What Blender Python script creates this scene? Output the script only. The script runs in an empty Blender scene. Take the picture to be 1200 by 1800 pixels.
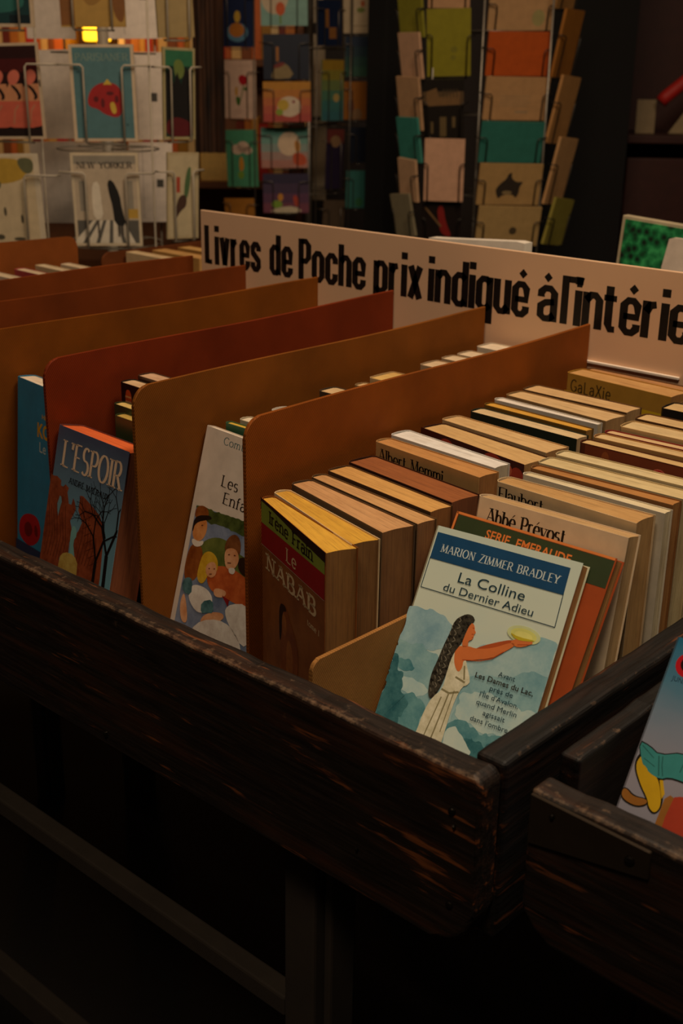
import bpy, bmesh, math, random
from mathutils import Matrix, Vector
random.seed(7)
SC = bpy.context.scene
COL = SC.collection

# ---------------------------------------------------------------- camera, world, lights, exposure
def look(loc, right, down, fwd):
    m = Matrix(((right[0], -down[0], -fwd[0], loc[0]), (right[1], -down[1], -fwd[1], loc[1]), (right[2], -down[2], -fwd[2], loc[2]), (0, 0, 0, 1)))
    return m
YAW, PITCH, ROLL = (math.radians(a) for a in (-41.8, 20.35, -0.95))
_f = Vector((math.sin(YAW) * math.cos(PITCH), math.cos(YAW) * math.cos(PITCH), -math.sin(PITCH)))
_r = Vector((math.cos(YAW), -math.sin(YAW), 0))
_d = _f.cross(_r)
cd = bpy.data.cameras.new('camera')
cam = bpy.data.objects.new('camera', cd)
COL.objects.link(cam)
cam.matrix_world = look((0.2849, -0.4269, 0.3296), _r * math.cos(ROLL) + _d * math.sin(ROLL), _d * math.cos(ROLL) - _r * math.sin(ROLL), _f)
cd.lens = 36 * 2112 / 1800
cd.sensor_width = 36
cd.clip_start = 0.02
cd.dof.use_dof = True
cd.dof.focus_distance = 0.80
cd.dof.aperture_fstop = 13.0
SC.camera = cam
w = bpy.data.worlds.new('world')
SC.world = w
w.use_nodes = True
bg = w.node_tree.nodes['Background']
bg.inputs[0].default_value = (1.0, 0.62, 0.36, 1)
bg.inputs[1].default_value = 0.014
def area(name, loc, target, size, power, color):
    l = bpy.data.lights.new(name, 'AREA')
    l.shape = 'RECTANGLE'
    l.size, l.size_y = size
    l.energy = power
    l.color = color
    o = bpy.data.objects.new(name, l)
    COL.objects.link(o)
    o.location = loc
    o.rotation_euler = (Vector(target) - Vector(loc)).to_track_quat('-Z', 'Y').to_euler()
    return o
area('awning_light', (0.25, 0.35, 1.55), (-0.2, 0.25, 0.0), (0.5, 0.35), 14.5, (1.0, 0.81, 0.60))
area('front_fill', (0.35, -1.05, 1.95), (-0.25, 0.15, 0.0), (0.6, 0.4), 13.0, (1.0, 0.79, 0.57))  # unseen area light added in front to brighten the upright faces
area('rack_light', (-0.3, 0.35, 1.9), (-1.5, 1.3, 0.1), (0.5, 0.4), 9.5, (1.0, 0.68, 0.42))
SC.view_settings.view_transform = 'Standard'
SC.view_settings.look = 'None'
SC.view_settings.exposure = 0.0
SC.view_settings.gamma = 1.0
SC.view_settings.use_curve_mapping = False

# ---------------------------------------------------------------- helpers
def c(h):
    h = h.lstrip('#')
    v = [int(h[i:i + 2], 16) / 255 for i in (0, 2, 4)]
    return tuple(x / 12.92 if x <= 0.04045 else ((x + 0.055) / 1.055) ** 2.4 for x in v) + (1,)
MATS = {}
def nodes(name):
    m = bpy.data.materials.new(name)
    m.use_nodes = True
    nt = m.node_tree
    return m, nt, nt.nodes['Principled BSDF']
def N(nt, t, **k):
    n = nt.nodes.new(t)
    for a, b in k.items():
        setattr(n, a, b)
    return n
def coords(nt, scale=(1, 1, 1)):
    tc = N(nt, 'ShaderNodeTexCoord')
    mp = N(nt, 'ShaderNodeMapping')
    mp.inputs['Scale'].default_value = scale
    nt.links.new(tc.outputs['Object'], mp.inputs[0])
    return mp.outputs[0]
def noise(nt, vec, scale, detail=3, rough=0.6):
    n = N(nt, 'ShaderNodeTexNoise')
    n.inputs['Scale'].default_value = scale
    n.inputs['Detail'].default_value = detail
    n.inputs['Roughness'].default_value = rough
    nt.links.new(vec, n.inputs['Vector'])
    return n.outputs['Fac']
def ramp(nt, fac, stops):
    r = N(nt, 'ShaderNodeValToRGB')
    e = r.color_ramp.elements
    while len(e) < len(stops):
        e.new(0.5)
    for i, (p, col) in enumerate(stops):
        e[i].position = p
        e[i].color = col
    nt.links.new(fac, r.inputs[0])
    return r.outputs[0]
def sc_(col, k):
    return (col[0] * k, col[1] * k, col[2] * k, 1)
def bump(nt, b, fac, strength, dist=0.001):
    n = N(nt, 'ShaderNodeBump')
    n.inputs['Strength'].default_value = strength
    n.inputs['Distance'].default_value = dist
    nt.links.new(fac, n.inputs['Height'])
    nt.links.new(n.outputs[0], b.inputs['Normal'])
def paint(h, rough=0.6, var=0.12, scale=60):
    """printed paper or card: one colour with faint mottling"""
    key = ('p', h, rough)
    if key in MATS:
        return MATS[key]
    m, nt, b = nodes('paper_' + h.strip('#'))
    col = c(h)
    f = noise(nt, coords(nt), scale)
    nt.links.new(ramp(nt, f, [(0.3, sc_(col, 1 - var)), (0.7, sc_(col, 1 + var * 0.5))]), b.inputs['Base Color'])
    b.inputs['Roughness'].default_value = rough
    MATS[key] = m
    return m
def pages(h, fore=None):
    """edge of a page block: fine lines along the leaves"""
    key = ('pg', h)
    if key in MATS:
        return MATS[key]
    m, nt, b = nodes('page_edges_' + h.strip('#'))
    col = c(h)
    f = noise(nt, coords(nt, (0.03, 1, 0.03)), 900, 4, 0.75)
    f2 = noise(nt, coords(nt, (0.6, 1, 0.6)), 55, 3)
    mx = N(nt, 'ShaderNodeMix', data_type='RGBA', blend_type='MULTIPLY')
    mx.inputs[0].default_value = 1.0
    nt.links.new(ramp(nt, f, [(0.3, sc_(col, 0.62)), (0.5, sc_(col, 0.95)), (0.72, sc_(col, 1.06))]), mx.inputs[6])
    nt.links.new(ramp(nt, f2, [(0.3, (0.8, 0.74, 0.68, 1)), (0.65, (1, 1, 1, 1))]), mx.inputs[7])
    nt.links.new(mx.outputs[2], b.inputs['Base Color'])
    b.inputs['Roughness'].default_value = 0.9
    bump(nt, b, f, 0.5, 0.0006)
    MATS[key] = m
    return m
def cardboard(h):
    key = ('cb', h)
    if key in MATS:
        return MATS[key]
    m, nt, b = nodes('cardboard_' + h.strip('#'))
    col = c(h)
    f = noise(nt, coords(nt), 14, 4)
    wv = N(nt, 'ShaderNodeTexWave')
    wv.inputs['Scale'].default_value = 190
    wv.inputs['Distortion'].default_value = 0.6
    tc = N(nt, 'ShaderNodeTexCoord')
    mp = N(nt, 'ShaderNodeMapping')
    mp.inputs['Rotation'].default_value = (math.radians(38), 0, math.radians(90))
    nt.links.new(tc.outputs['Object'], mp.inputs[0])
    nt.links.new(mp.outputs[0], wv.inputs[0])
    fine = noise(nt, coords(nt), 420, 2)
    mx = N(nt, 'ShaderNodeMix', data_type='RGBA', blend_type='MULTIPLY')
    mx.inputs[0].default_value = 1.0
    nt.links.new(ramp(nt, f, [(0.25, sc_(col, 0.75)), (0.75, sc_(col, 1.2))]), mx.inputs[6])
    nt.links.new(ramp(nt, wv.outputs['Fac'], [(0.0, (0.68, 0.66, 0.62, 1)), (0.6, (1, 1, 1, 1))]), mx.inputs[7])
    nt.links.new(mx.outputs[2], b.inputs['Base Color'])
    b.inputs['Roughness'].default_value = 0.7
    b.inputs['Specular IOR Level'].default_value = 0.15
    ad = N(nt, 'ShaderNodeMath', operation='ADD')
    nt.links.new(wv.outputs['Fac'], ad.inputs[0])
    nt.links.new(fine, ad.inputs[1])
    bump(nt, b, ad.outputs[0], 0.25, 0.0004)
    MATS[key] = m
    return m
def wood(name, axis, worn, base='#1c120b', amount=0.5, edge=True):
    """old dark paint over wood, scratched along the grain; wear along the upper arris"""
    m, nt, b = nodes(name)
    s = [26.0, 26.0, 26.0]
    s[axis] = 1.6
    v = coords(nt, tuple(s))
    f = noise(nt, v, 3.2, 6, 0.65)
    big = noise(nt, coords(nt, (1, 1, 1)), 11, 3)
    s2 = [60.0, 60.0, 60.0]
    s2[axis] = 5.0
    scr = noise(nt, coords(nt, tuple(s2)), 2.6, 4, 0.6)
    fine = noise(nt, v, 14, 3)
    mul = N(nt, 'ShaderNodeMath', operation='MULTIPLY_ADD')
    nt.links.new(big, mul.inputs[0])
    mul.inputs[1].default_value = 0.45
    nt.links.new(scr, mul.inputs[2])
    lo = ramp(nt, fine, [(0.28, sc_(c(base), 0.4)), (0.5, c(base)), (0.72, sc_(c(base), 2.0))])
    hz = N(nt, 'ShaderNodeMix', data_type='RGBA')
    nt.links.new(ramp(nt, f, [(0.5, (0, 0, 0, 1)), (0.75, (0.6, 0.6, 0.6, 1))]), hz.inputs[0])
    nt.links.new(lo, hz.inputs[6])
    hz.inputs[7].default_value = sc_(c(worn), 0.4)
    mk = ramp(nt, mul.outputs[0], [(0.885 - amount * 0.05, (0, 0, 0, 1)), (0.955 - amount * 0.05, (1, 1, 1, 1))])
    mx = N(nt, 'ShaderNodeMix', data_type='RGBA')
    nt.links.new(mk, mx.inputs[0])
    nt.links.new(hz.outputs[2], mx.inputs[6])
    mx.inputs[7].default_value = c(worn)
    out = mx.outputs[2]
    if edge:
        geo = N(nt, 'ShaderNodeAttribute', attribute_name='wear')
        n2 = noise(nt, coords(nt, (1, 1, 1)), 150, 5, 0.7)
        a = N(nt, 'ShaderNodeMath', operation='MULTIPLY_ADD')
        nt.links.new(geo.outputs['Fac'], a.inputs[0])
        a.inputs[1].default_value = 0.5
        nt.links.new(n2, a.inputs[2])
        mk2 = ramp(nt, a.outputs[0], [(0.80, (0, 0, 0, 1)), (1.02, (1, 1, 1, 1))])
        mx2 = N(nt, 'ShaderNodeMix', data_type='RGBA')
        nt.links.new(mk2, mx2.inputs[0])
        nt.links.new(out, mx2.inputs[6])
        nt.links.new(ramp(nt, f, [(0.35, c('#3c2c20')), (0.55, c('#6e5640')), (0.7, c('#6a3a1e'))]), mx2.inputs[7])
        out = mx2.outputs[2]
    nt.links.new(out, b.inputs['Base Color'])
    nt.links.new(ramp(nt, fine, [(0.3, (0.5, 0.5, 0.5, 1)), (0.7, (0.72, 0.72, 0.72, 1))]), b.inputs['Roughness'])
    b.inputs['Specular IOR Level'].default_value = 0.35
    bump(nt, b, scr, 0.5, 0.0012)
    return m
def inks(stops, top, bottom, rough=0.35, mottle=0.03, scale=30):
    """printed colour run: a sheet whose inks change from its foot to its head, slightly clouded"""
    m, nt, b = nodes('printed_colour_run')
    tc = N(nt, 'ShaderNodeTexCoord')
    sp_ = N(nt, 'ShaderNodeSeparateXYZ')
    nt.links.new(tc.outputs['Object'], sp_.inputs[0])
    n = noise(nt, coords(nt, (1, 1, 2.0)), scale, 5)
    a = N(nt, 'ShaderNodeMath', operation='MULTIPLY_ADD')
    nt.links.new(n, a.inputs[0]); a.inputs[1].default_value = mottle
    nt.links.new(sp_.outputs[2], a.inputs[2])
    mr = N(nt, 'ShaderNodeMapRange')
    mr.inputs[1].default_value = bottom + mottle / 2; mr.inputs[2].default_value = top + mottle / 2
    nt.links.new(a.outputs[0], mr.inputs[0])
    nt.links.new(ramp(nt, mr.outputs[0], [(p, c(h)) for p, h in stops]), b.inputs['Base Color'])
    b.inputs['Roughness'].default_value = rough
    return m
def wash(h1, h2, scale=60, rough=0.35):
    """two clouded inks"""
    key = ('w', h1, h2, scale)
    if key in MATS:
        return MATS[key]
    m, nt, b = nodes('printed_wash')
    f = noise(nt, coords(nt), scale, 6, 0.7)
    nt.links.new(ramp(nt, f, [(0.36, c(h1)), (0.62, c(h2))]), b.inputs['Base Color'])
    b.inputs['Roughness'].default_value = rough
    MATS[key] = m
    return m
def plain(name, h, rough=0.5, metal=0.0, emit=None, strength=1.0):
    m, nt, b = nodes(name)
    f = noise(nt, coords(nt), 40)
    nt.links.new(ramp(nt, f, [(0.3, sc_(c(h), 0.85)), (0.7, sc_(c(h), 1.1))]), b.inputs['Base Color'])
    b.inputs['Roughness'].default_value = rough
    b.inputs['Metallic'].default_value = metal
    if emit:
        b.inputs['Emission Color'].default_value = c(emit)
        b.inputs['Emission Strength'].default_value = strength
    return m

def tag(o, label=None, cat=None, group=None, kind=None):
    if label: o['label'] = label
    if cat: o['category'] = cat
    if group: o['group'] = group
    if kind: o['kind'] = kind
    return o
def empty(name, loc=(0, 0, 0), rot=(0, 0, 0)):
    o = bpy.data.objects.new(name, None)
    o.empty_display_size = 0.02
    COL.objects.link(o)
    o.location = loc
    o.rotation_euler = rot
    return o
def build(name, bm, mats, parent=None, loc=None, rot=None, smooth=False, wear=None):
    bmesh.ops.recalc_face_normals(bm, faces=[f for f in bm.faces if f.tag])
    me = bpy.data.meshes.new(name)
    if wear:
        ly = bm.verts.layers.float.new('wear')
        for v in bm.verts:
            v[ly] = wear(v.co)
    bm.to_mesh(me)
    bm.free()
    for m in (mats if isinstance(mats, (list, tuple)) else [mats]):
        me.materials.append(m)
    if smooth:
        for p in me.polygons:
            p.use_smooth = True
    o = bpy.data.objects.new(name, me)
    COL.objects.link(o)
    if parent: o.parent = parent
    if loc: o.location = loc
    if rot: o.rotation_euler = rot
    return o
def face(bm, pts, mi=0):
    try:
        f = bm.faces.new([bm.verts.new(p) for p in pts])
        f.material_index = mi
        return f
    except ValueError:
        return None
def prism(bm, poly, z0, z1, mi=0, T=None):
    """extrude a polygon in XY from z0 to z1"""
    T = T or (lambda p: p)
    a = [bm.verts.new(T((x, y, z0))) for x, y in poly]
    b = [bm.verts.new(T((x, y, z1))) for x, y in poly]
    n = len(poly)
    fs = [bm.faces.new(a), bm.faces.new(b[::-1])]
    for i in range(n):
        fs.append(bm.faces.new((a[i], b[i], b[(i + 1) % n], a[(i + 1) % n])))
    for f in fs:
        f.material_index = mi
        f.tag = True
    return fs
def box(bm, lo, hi, mi=0, bev=0.0, T=None):
    fs = prism(bm, [(lo[0], lo[1]), (hi[0], lo[1]), (hi[0], hi[1]), (lo[0], hi[1])], lo[2], hi[2], mi, T)
    if bev:
        es = list({e for f in fs for e in f.edges})
        r = bmesh.ops.bevel(bm, geom=es, offset=bev, segments=2, affect='EDGES', profile=0.5)
        for f in r['faces']:
            f.material_index = mi
            f.tag = True
def tube(bm, pts, r, seg=6, mi=0, closed=False):
    pts = [Vector(p) for p in pts]
    n = len(pts)
    rings = []
    prev = None
    for i, p in enumerate(pts):
        d = (pts[min(i + 1, n - 1)] - pts[max(i - 1, 0)])
        if closed:
            d = pts[(i + 1) % n] - pts[i - 1]
        d.normalize()
        if prev is None:
            u = d.orthogonal().normalized()
        else:
            u = (prev - d * prev.dot(d))
            u = u.normalized() if u.length > 1e-6 else d.orthogonal().normalized()
        prev = u
        v = d.cross(u)
        rings.append([bm.verts.new(p + (u * math.cos(a) + v * math.sin(a)) * r) for a in (2 * math.pi * k / seg for k in range(seg))])
    for i in range(n if closed else n - 1):
        a, b = rings[i], rings[(i + 1) % n]
        for k in range(seg):
            f = bm.faces.new((a[k], a[(k + 1) % seg], b[(k + 1) % seg], b[k]))
            f.material_index = mi
            f.smooth = True
            f.tag = True
    if not closed:
        for f in (bm.faces.new(rings[0]), bm.faces.new(rings[-1][::-1])):
            f.material_index = mi
            f.tag = True
def lathe(bm, prof, seg=20, mi=0, ctr=(0, 0, 0)):
    rings = [[bm.verts.new((ctr[0] + r * math.cos(2 * math.pi * k / seg), ctr[1] + r * math.sin(2 * math.pi * k / seg), ctr[2] + z)) for k in range(seg)] for r, z in prof]
    for a, b in zip(rings, rings[1:]):
        for k in range(seg):
            f = bm.faces.new((a[k], a[(k + 1) % seg], b[(k + 1) % seg], b[k]))
            f.material_index = mi
            f.tag = True
    for f in (bm.faces.new(rings[0]), bm.faces.new(rings[-1])):
        f.material_index = mi
        f.tag = True

# ---------------------------------------------------------------- lettering
XH = 0.68
def arc(cx, cy, rx, ry, a0, a1, n=9):
    return [(cx + rx * math.cos(math.radians(a0 + (a1 - a0) * i / n)), cy + ry * math.sin(math.radians(a0 + (a1 - a0) * i / n))) for i in range(n + 1)]
def _bowl(cx=0.25, a0=0, a1=360):
    return arc(cx, 0.34, 0.25, 0.34, a0, a1, 16)
H_ = 0.68
G = {
 ' ': (0.3, []),
 "'": (0.12, [[(0.08, 1.0), (0.04, 0.74)]]),
 '.': (0.1, [[(0.05, 0.0), (0.05, 0.1)]]),
 'A': (0.68, [[(0, 0), (0.33, 1)], [(0.33, 1), (0.68, 0)], [(0.13, 0.36), (0.54, 0.36)]]),
 'B': (0.56, [[(0.06, 0), (0.06, 1)], [(0.06, 1), (0.3, 1)] + arc(0.3, 0.76, 0.2, 0.24, 90, -90) + [(0.06, 0.52)], [(0.06, 0.52), (0.3, 0.52)] + arc(0.3, 0.26, 0.26, 0.26, 90, -90) + [(0.06, 0)]]),
 'C': (0.6, [arc(0.34, 0.5, 0.34, 0.5, 42, 318, 16)]),
 'D': (0.66, [[(0.06, 0), (0.06, 1)], [(0.06, 1), (0.26, 1)] + arc(0.26, 0.5, 0.4, 0.5, 90, -90, 14) + [(0.06, 0)]]),
 'E': (0.52, [[(0.06, 0), (0.06, 1)], [(0.06, 1), (0.5, 1)], [(0.06, 0.52), (0.42, 0.52)], [(0.06, 0), (0.52, 0)]]),
 'F': (0.5, [[(0.06, 0), (0.06, 1)], [(0.06, 1), (0.5, 1)], [(0.06, 0.5), (0.4, 0.5)]]),
 'G': (0.66, [arc(0.34, 0.5, 0.34, 0.5, 45, 340, 16), [(0.62, 0.1), (0.62, 0.42), (0.4, 0.42)]]),
 'I': (0.14, [[(0.07, 0), (0.07, 1)]]),
 'K': (0.6, [[(0.06, 0), (0.06, 1)], [(0.56, 1), (0.06, 0.42)], [(0.22, 0.6), (0.6, 0)]]),
 'L': (0.5, [[(0.06, 0), (0.06, 1)], [(0.06, 0), (0.5, 0)]]),
 'M': (0.8, [[(0.06, 0), (0.1, 1)], [(0.1, 1), (0.4, 0.06)], [(0.4, 0.06), (0.72, 1)], [(0.72, 1), (0.76, 0)]]),
 'N': (0.68, [[(0.06, 0), (0.06, 1)], [(0.06, 1), (0.62, 0)], [(0.62, 0), (0.62, 1)]]),
 'O': (0.7, [arc(0.35, 0.5, 0.35, 0.5, 0, 360, 20)]),
 'P': (0.52, [[(0.06, 0), (0.06, 1)], [(0.06, 1), (0.28, 1)] + arc(0.28, 0.73, 0.24, 0.27, 90, -90) + [(0.06, 0.46)]]),
 'R': (0.6, [[(0.06, 0), (0.06, 1)], [(0.06, 1), (0.28, 1)] + arc(0.28, 0.74, 0.22, 0.26, 90, -90) + [(0.06, 0.48)], [(0.3, 0.48), (0.6, 0)]]),
 'S': (0.48, [arc(0.24, 0.75, 0.22, 0.25, 40, 250, 10) + arc(0.24, 0.25, 0.24, 0.26, 80, -140, 10)]),
 'U': (0.62, [[(0.06, 1), (0.06, 0.3)] + arc(0.31, 0.3, 0.25, 0.3, 180, 360) + [(0.56, 1)]]),
 'V': (0.62, [[(0, 1), (0.31, 0)], [(0.31, 0), (0.62, 1)]]),
 'W': (0.9, [[(0, 1), (0.22, 0)], [(0.22, 0), (0.45, 1)], [(0.45, 1), (0.68, 0)], [(0.68, 0), (0.9, 1)]]),
 'X': (0.6, [[(0.02, 1), (0.6, 0)], [(0.56, 1), (0, 0)]]),
 'Y': (0.6, [[(0, 1), (0.3, 0.48)], [(0.6, 1), (0.3, 0.48)], [(0.3, 0.48), (0.3, 0)]]),
 'Z': (0.56, [[(0.04, 1), (0.54, 1)], [(0.54, 1), (0.02, 0)], [(0.02, 0), (0.56, 0)]]),
 'a': (0.46, [arc(0.2, 0.46, 0.2, 0.22, 160, 0, 8) + [(0.4, 0.0)], [(0.4, 0.4)] + arc(0.2, 0.2, 0.2, 0.2, 80, 280, 10) + [(0.4, 0.14)]]),
 'b': (0.5, [[(0.05, 1), (0.05, 0)], arc(0.25, 0.34, 0.22, 0.34, 150, -150, 14)]),
 'c': (0.44, [arc(0.25, 0.34, 0.25, 0.34, 45, 315, 14)]),
 'd': (0.5, [[(0.45, 1), (0.45, 0)], arc(0.25, 0.34, 0.22, 0.34, 30, 330, 14)]),
 'e': (0.48, [[(0.02, 0.36), (0.47, 0.36)] + arc(0.25, 0.34, 0.23, 0.34, 4, 318, 14)]),
 'f': (0.32, [[(0.12, 0), (0.12, 0.76)] + arc(0.26, 0.76, 0.14, 0.24, 180, 60, 6), [(0.0, 0.66), (0.3, 0.66)]]),
 'h': (0.5, [[(0.05, 1), (0.05, 0)], arc(0.25, 0.44, 0.2, 0.24, 160, 0, 8) + [(0.45, 0)]]),
 'i': (0.12, [[(0.06, 0), (0.06, XH)], 'dot0.06']),
 'l': (0.12, [[(0.06, 0), (0.06, 1)]]),
 'm': (0.78, [[(0.05, XH), (0.05, 0)], arc(0.22, 0.46, 0.17, 0.22, 160, 0, 8) + [(0.39, 0)], arc(0.56, 0.46, 0.17, 0.22, 160, 0, 8) + [(0.73, 0)]]),
 'n': (0.5, [[(0.05, XH), (0.05, 0)], arc(0.25, 0.44, 0.2, 0.24, 160, 0, 8) + [(0.45, 0)]]),
 'o': (0.5, [_bowl()]),
 'p': (0.5, [[(0.05, XH), (0.05, -0.3)], arc(0.25, 0.34, 0.22, 0.34, 150, -150, 14)]),
 'q': (0.5, [[(0.45, XH), (0.45, -0.3)], arc(0.25, 0.34, 0.22, 0.34, 30, 330, 14)]),
 'r': (0.34, [[(0.05, XH), (0.05, 0)], arc(0.22, 0.46, 0.17, 0.22, 160, 50, 6)]),
 's': (0.38, [arc(0.19, 0.505, 0.17, 0.175, 40, 250, 8) + arc(0.19, 0.17, 0.18, 0.18, 80, -140, 8)]),
 't': (0.32, [[(0.12, 0.9), (0.12, 0.16)] + arc(0.24, 0.16, 0.12, 0.16, 180, 300, 6), [(0, 0.66), (0.3, 0.66)]]),
 'u': (0.5, [[(0.05, XH), (0.05, 0.24)] + arc(0.25, 0.24, 0.2, 0.24, 180, 340, 8), [(0.45, XH), (0.45, 0)]]),
 'v': (0.48, [[(0, XH), (0.24, 0)], [(0.24, 0), (0.48, XH)]]),
 'x': (0.46, [[(0, XH), (0.46, 0)], [(0.44, XH), (0.02, 0)]]),
 '1': (0.3, [[(0.02, 0.82), (0.17, 1), (0.17, 0)]]),
}
ACC = {'é': ('e', 1), 'è': ('e', -1), 'É': ('E', 1), 'à': ('a', -1)}
def skel(s, x, y, cap, width=None, ws=1.0, thick=0.14, thin=0.06, serif=True, gap=0.16, diamond=False, slope=0.0):
    """polygons (v downward) of a word drawn as pen strokes: baseline at y, capital height cap, fitted to width"""
    adv = []
    tot = 0
    for ch in s:
        b = ACC.get(ch, (ch, 0))[0]
        adv.append((tot, b, ACC.get(ch, (ch, 0))[1]))
        tot += G[b][0] * ws + gap
    tot -= gap
    kx = (width / tot) if width else cap
    out = []
    def P(px, py):
        return (x + px * kx, y - py * cap + px * kx * slope)
    for x0, ch, ac in adv:
        gw, strokes = G[ch]
        for st in strokes:
            if isinstance(st, str):
                cx, r = x0 + float(st[3:]) * ws, thick * 0.62 * cap / kx
                cy = XH + 0.2
                k = 1.3 if diamond else 1
                pts = [(cx + r * k * math.cos(t), cy + r * k * kx / cap * math.sin(t)) for t in (2 * math.pi * i / (4 if diamond else 8) for i in range(4 if diamond else 8))]
                out.append([P(*p) for p in pts])
                continue
            q = [((x0 + a * ws) * kx, b * cap) for a, b in st]
            nrm = []
            for i in range(len(q)):
                p0, p1 = q[max(i - 1, 0)], q[min(i + 1, len(q) - 1)]
                if len(q) > 2 and math.dist(q[0], q[-1]) < 1e-6 and i in (0, len(q) - 1):
                    p0, p1 = q[-2], q[1]
                dx, dy = p1[0] - p0[0], p1[1] - p0[1]
                L = math.hypot(dx, dy) or 1
                hw = 0.5 * cap * (thin + (thick - thin) * abs(dy / L))
                if serif and ch in 'AVMNWvx' and ((dy > 0) == (dx >= 0)) and len(st) == 2 and abs(dx) > 1e-6:
                    hw = 0.5 * cap * (thin * 1.15)
                if serif and ch in 'NU' and abs(dx) < 1e-6 and len(st) == 2:
                    hw = 0.5 * cap * thin * 1.2
                nrm.append((-dy / L * hw, dx / L * hw))
            for i in range(len(q) - 1):
                (ax, ay), (bx, by) = q[i], q[i + 1]
                (na, ma), (nb, mb) = nrm[i], nrm[i + 1]
                out.append([(x + px, y - py + px * slope) for px, py in ((ax + na, ay + ma), (bx + nb, by + mb), (bx - nb, by - mb), (ax - na, ay - ma))])
            if serif:
                for e, o in ((q[0], q[1]), (q[-1], q[-2])):
                    dy = abs(e[1] - o[1])
                    if dy > 1.4 * abs(e[0] - o[0]) and min(abs(e[1] - v * cap) for v in (0, XH, 1)) < 1e-4:
                        hs = thick * cap * 1.05
                        t = thin * cap * 0.9
                        l = hs
                        r = hs * (0.25 if (abs(e[1]) > 1e-4 and ch in 'bhilmnprudk') else 1)
                        sg = -1 if e[1] > 0.1 * cap else 1
                        out.append([(x + e[0] - l, y - e[1] + (e[0]) * slope), (x + e[0] + r, y - e[1] + e[0] * slope), (x + e[0] + r, y - e[1] - sg * t + e[0] * slope), (x + e[0] - l, y - e[1] - sg * t + e[0] * slope)])
        if ac:
            cx = x0 + gw * ws * (0.62 if ac > 0 else 0.45)
            top = 1.1 if ch.isupper() else XH + 0.1
            if diamond:
                r = thick * 0.8 * cap / kx
                out.append([P(cx + r * a, top + 0.17 + r * b * kx / cap) for a, b in ((1, 0), (0, 1), (-1, 0), (0, -1))])
            else:
                d = 0.12 * ac
                out.append([P(cx - d - 0.03, top), P(cx - d + 0.03, top), P(cx + d * 0.6 + 0.05, top + 0.2), P(cx + d * 0.6 - 0.05, top + 0.2)])
    return out
_T = [(1, .6), (.7, .69), (.3, .69), (0, .6)]
_B = [(0, .14), (.3, .05), (.7, .05), (1, .14)]
HV = {
 'L': (.9, [[(0, 0), (0, 1)], [(0, .055), (1, .055)]]),
 'P': (1, [[(0, 0), (0, 1)], [(0, .945), (.65, .945), (1, .85), (1, .56), (.65, .46), (0, .46)]]),
 'a': (1, [[(0, .5), (0, .6), (.3, .69), (.7, .69), (1, .6), (1, 0)], [(1, .42), (.35, .39), (0, .31), (0, .12), (.3, .05), (.7, .06), (1, .15)]]),
 'c': (.95, [[(1, .5)] + _T + _B + [(1, .26)]]),
 'd': (1, [[(1, 0), (1, 1)], _T + _B]),
 'e': (1, [[(0, .37), (1, .37)] + _T + _B + [(1, .23)]]),
 'h': (1, [[(0, 0), (0, 1)], [(0, .57), (.35, .69), (.7, .69), (1, .6), (1, 0)]]),
 'i': (0, [[(0, 0), (0, .74)], [(0, .86), (0, 1.02)]]),
 'l': (0, [[(0, 0), (0, 1)]]),
 'n': (1, [[(0, 0), (0, .74)], [(0, .57), (.35, .69), (.7, .69), (1, .6), (1, 0)]]),
 'o': (1, [_T + _B + [(1, .6)]]),
 'p': (1, [[(0, -.28), (0, .74)], _T[::-1] + _B[::-1]]),
 'q': (1, [[(1, -.28), (1, .74)], _T + _B]),
 'r': (.7, [[(0, 0), (0, .74)], [(0, .52), (.4, .66), (1, .685)]]),
 's': (.95, [[(1, .52)] + _T + [(0, .47), (1, .27), (1, .14), (.7, .05), (.3, .05), (0, .14), (0, .23)]]),
 't': (.6, [[(.2, .92), (.2, .15), (.5, .05), (1.1, .055)], [(-.5, .68), (1.1, .68)]]),
 'u': (1, [[(0, .74), (0, .14), (.3, .05), (.65, .05), (1, .17)], [(1, .74), (1, 0)]]),
 'v': (1, [[(0, .74), (.5, .02)], [(.5, .02), (1, .74)]]),
 'x': (1, [[(0, .74), (1, 0)], [(1, .74), (0, 0)]]),
}
def poster(s, x, y, cap, width, thick=0.184, thin=0.122, g=0.45):
    """heavy narrow poster lettering of even stems, accents as lozenges"""
    st_w = thick * cap
    base = [ACC.get(ch, (ch, 0)) for ch in s]
    A = (width - len(s) * st_w - (len(s) - 1) * g) / sum(HV[b][0] for b, _ in base)
    out = []
    px = x + st_w / 2
    for b, ac in base:
        gw, strokes = HV[b]
        for st in strokes:
            q = [(px + a * gw * A if gw else px + a * A, b_ * cap) for a, b_ in st]
            n = len(q)
            L, R = [], []
            for i in range(n):
                closed = math.dist(q[0], q[-1]) < 1e-6
                p0 = q[i - 1] if i else (q[-2] if closed else q[0])
                p1 = q[i + 1] if i < n - 1 else (q[1] if closed else q[-1])
                dx, dy = p1[0] - p0[0], p1[1] - p0[1]
                l = math.hypot(dx, dy) or 1
                hw = 0.5 * cap * (thin + (thick - thin) * min(1.0, abs(dy / l) * 1.15))
                L.append((q[i][0] - dy / l * hw, y - (q[i][1] + dx / l * hw)))
                R.append((q[i][0] + dy / l * hw, y - (q[i][1] - dx / l * hw)))
            for i in range(n - 1):
                out.append([L[i], L[i + 1], R[i + 1], R[i]])
        if ac:
            cx, cy, r = px + gw * A * (0.62 if ac > 0 else 0.45), y - 0.92 * cap, 0.105 * cap
            out.append([(cx + r, cy), (cx, cy + r), (cx - r, cy), (cx, cy - r)])
        px += gw * A + st_w + g
    return out
_cache = {}
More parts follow.
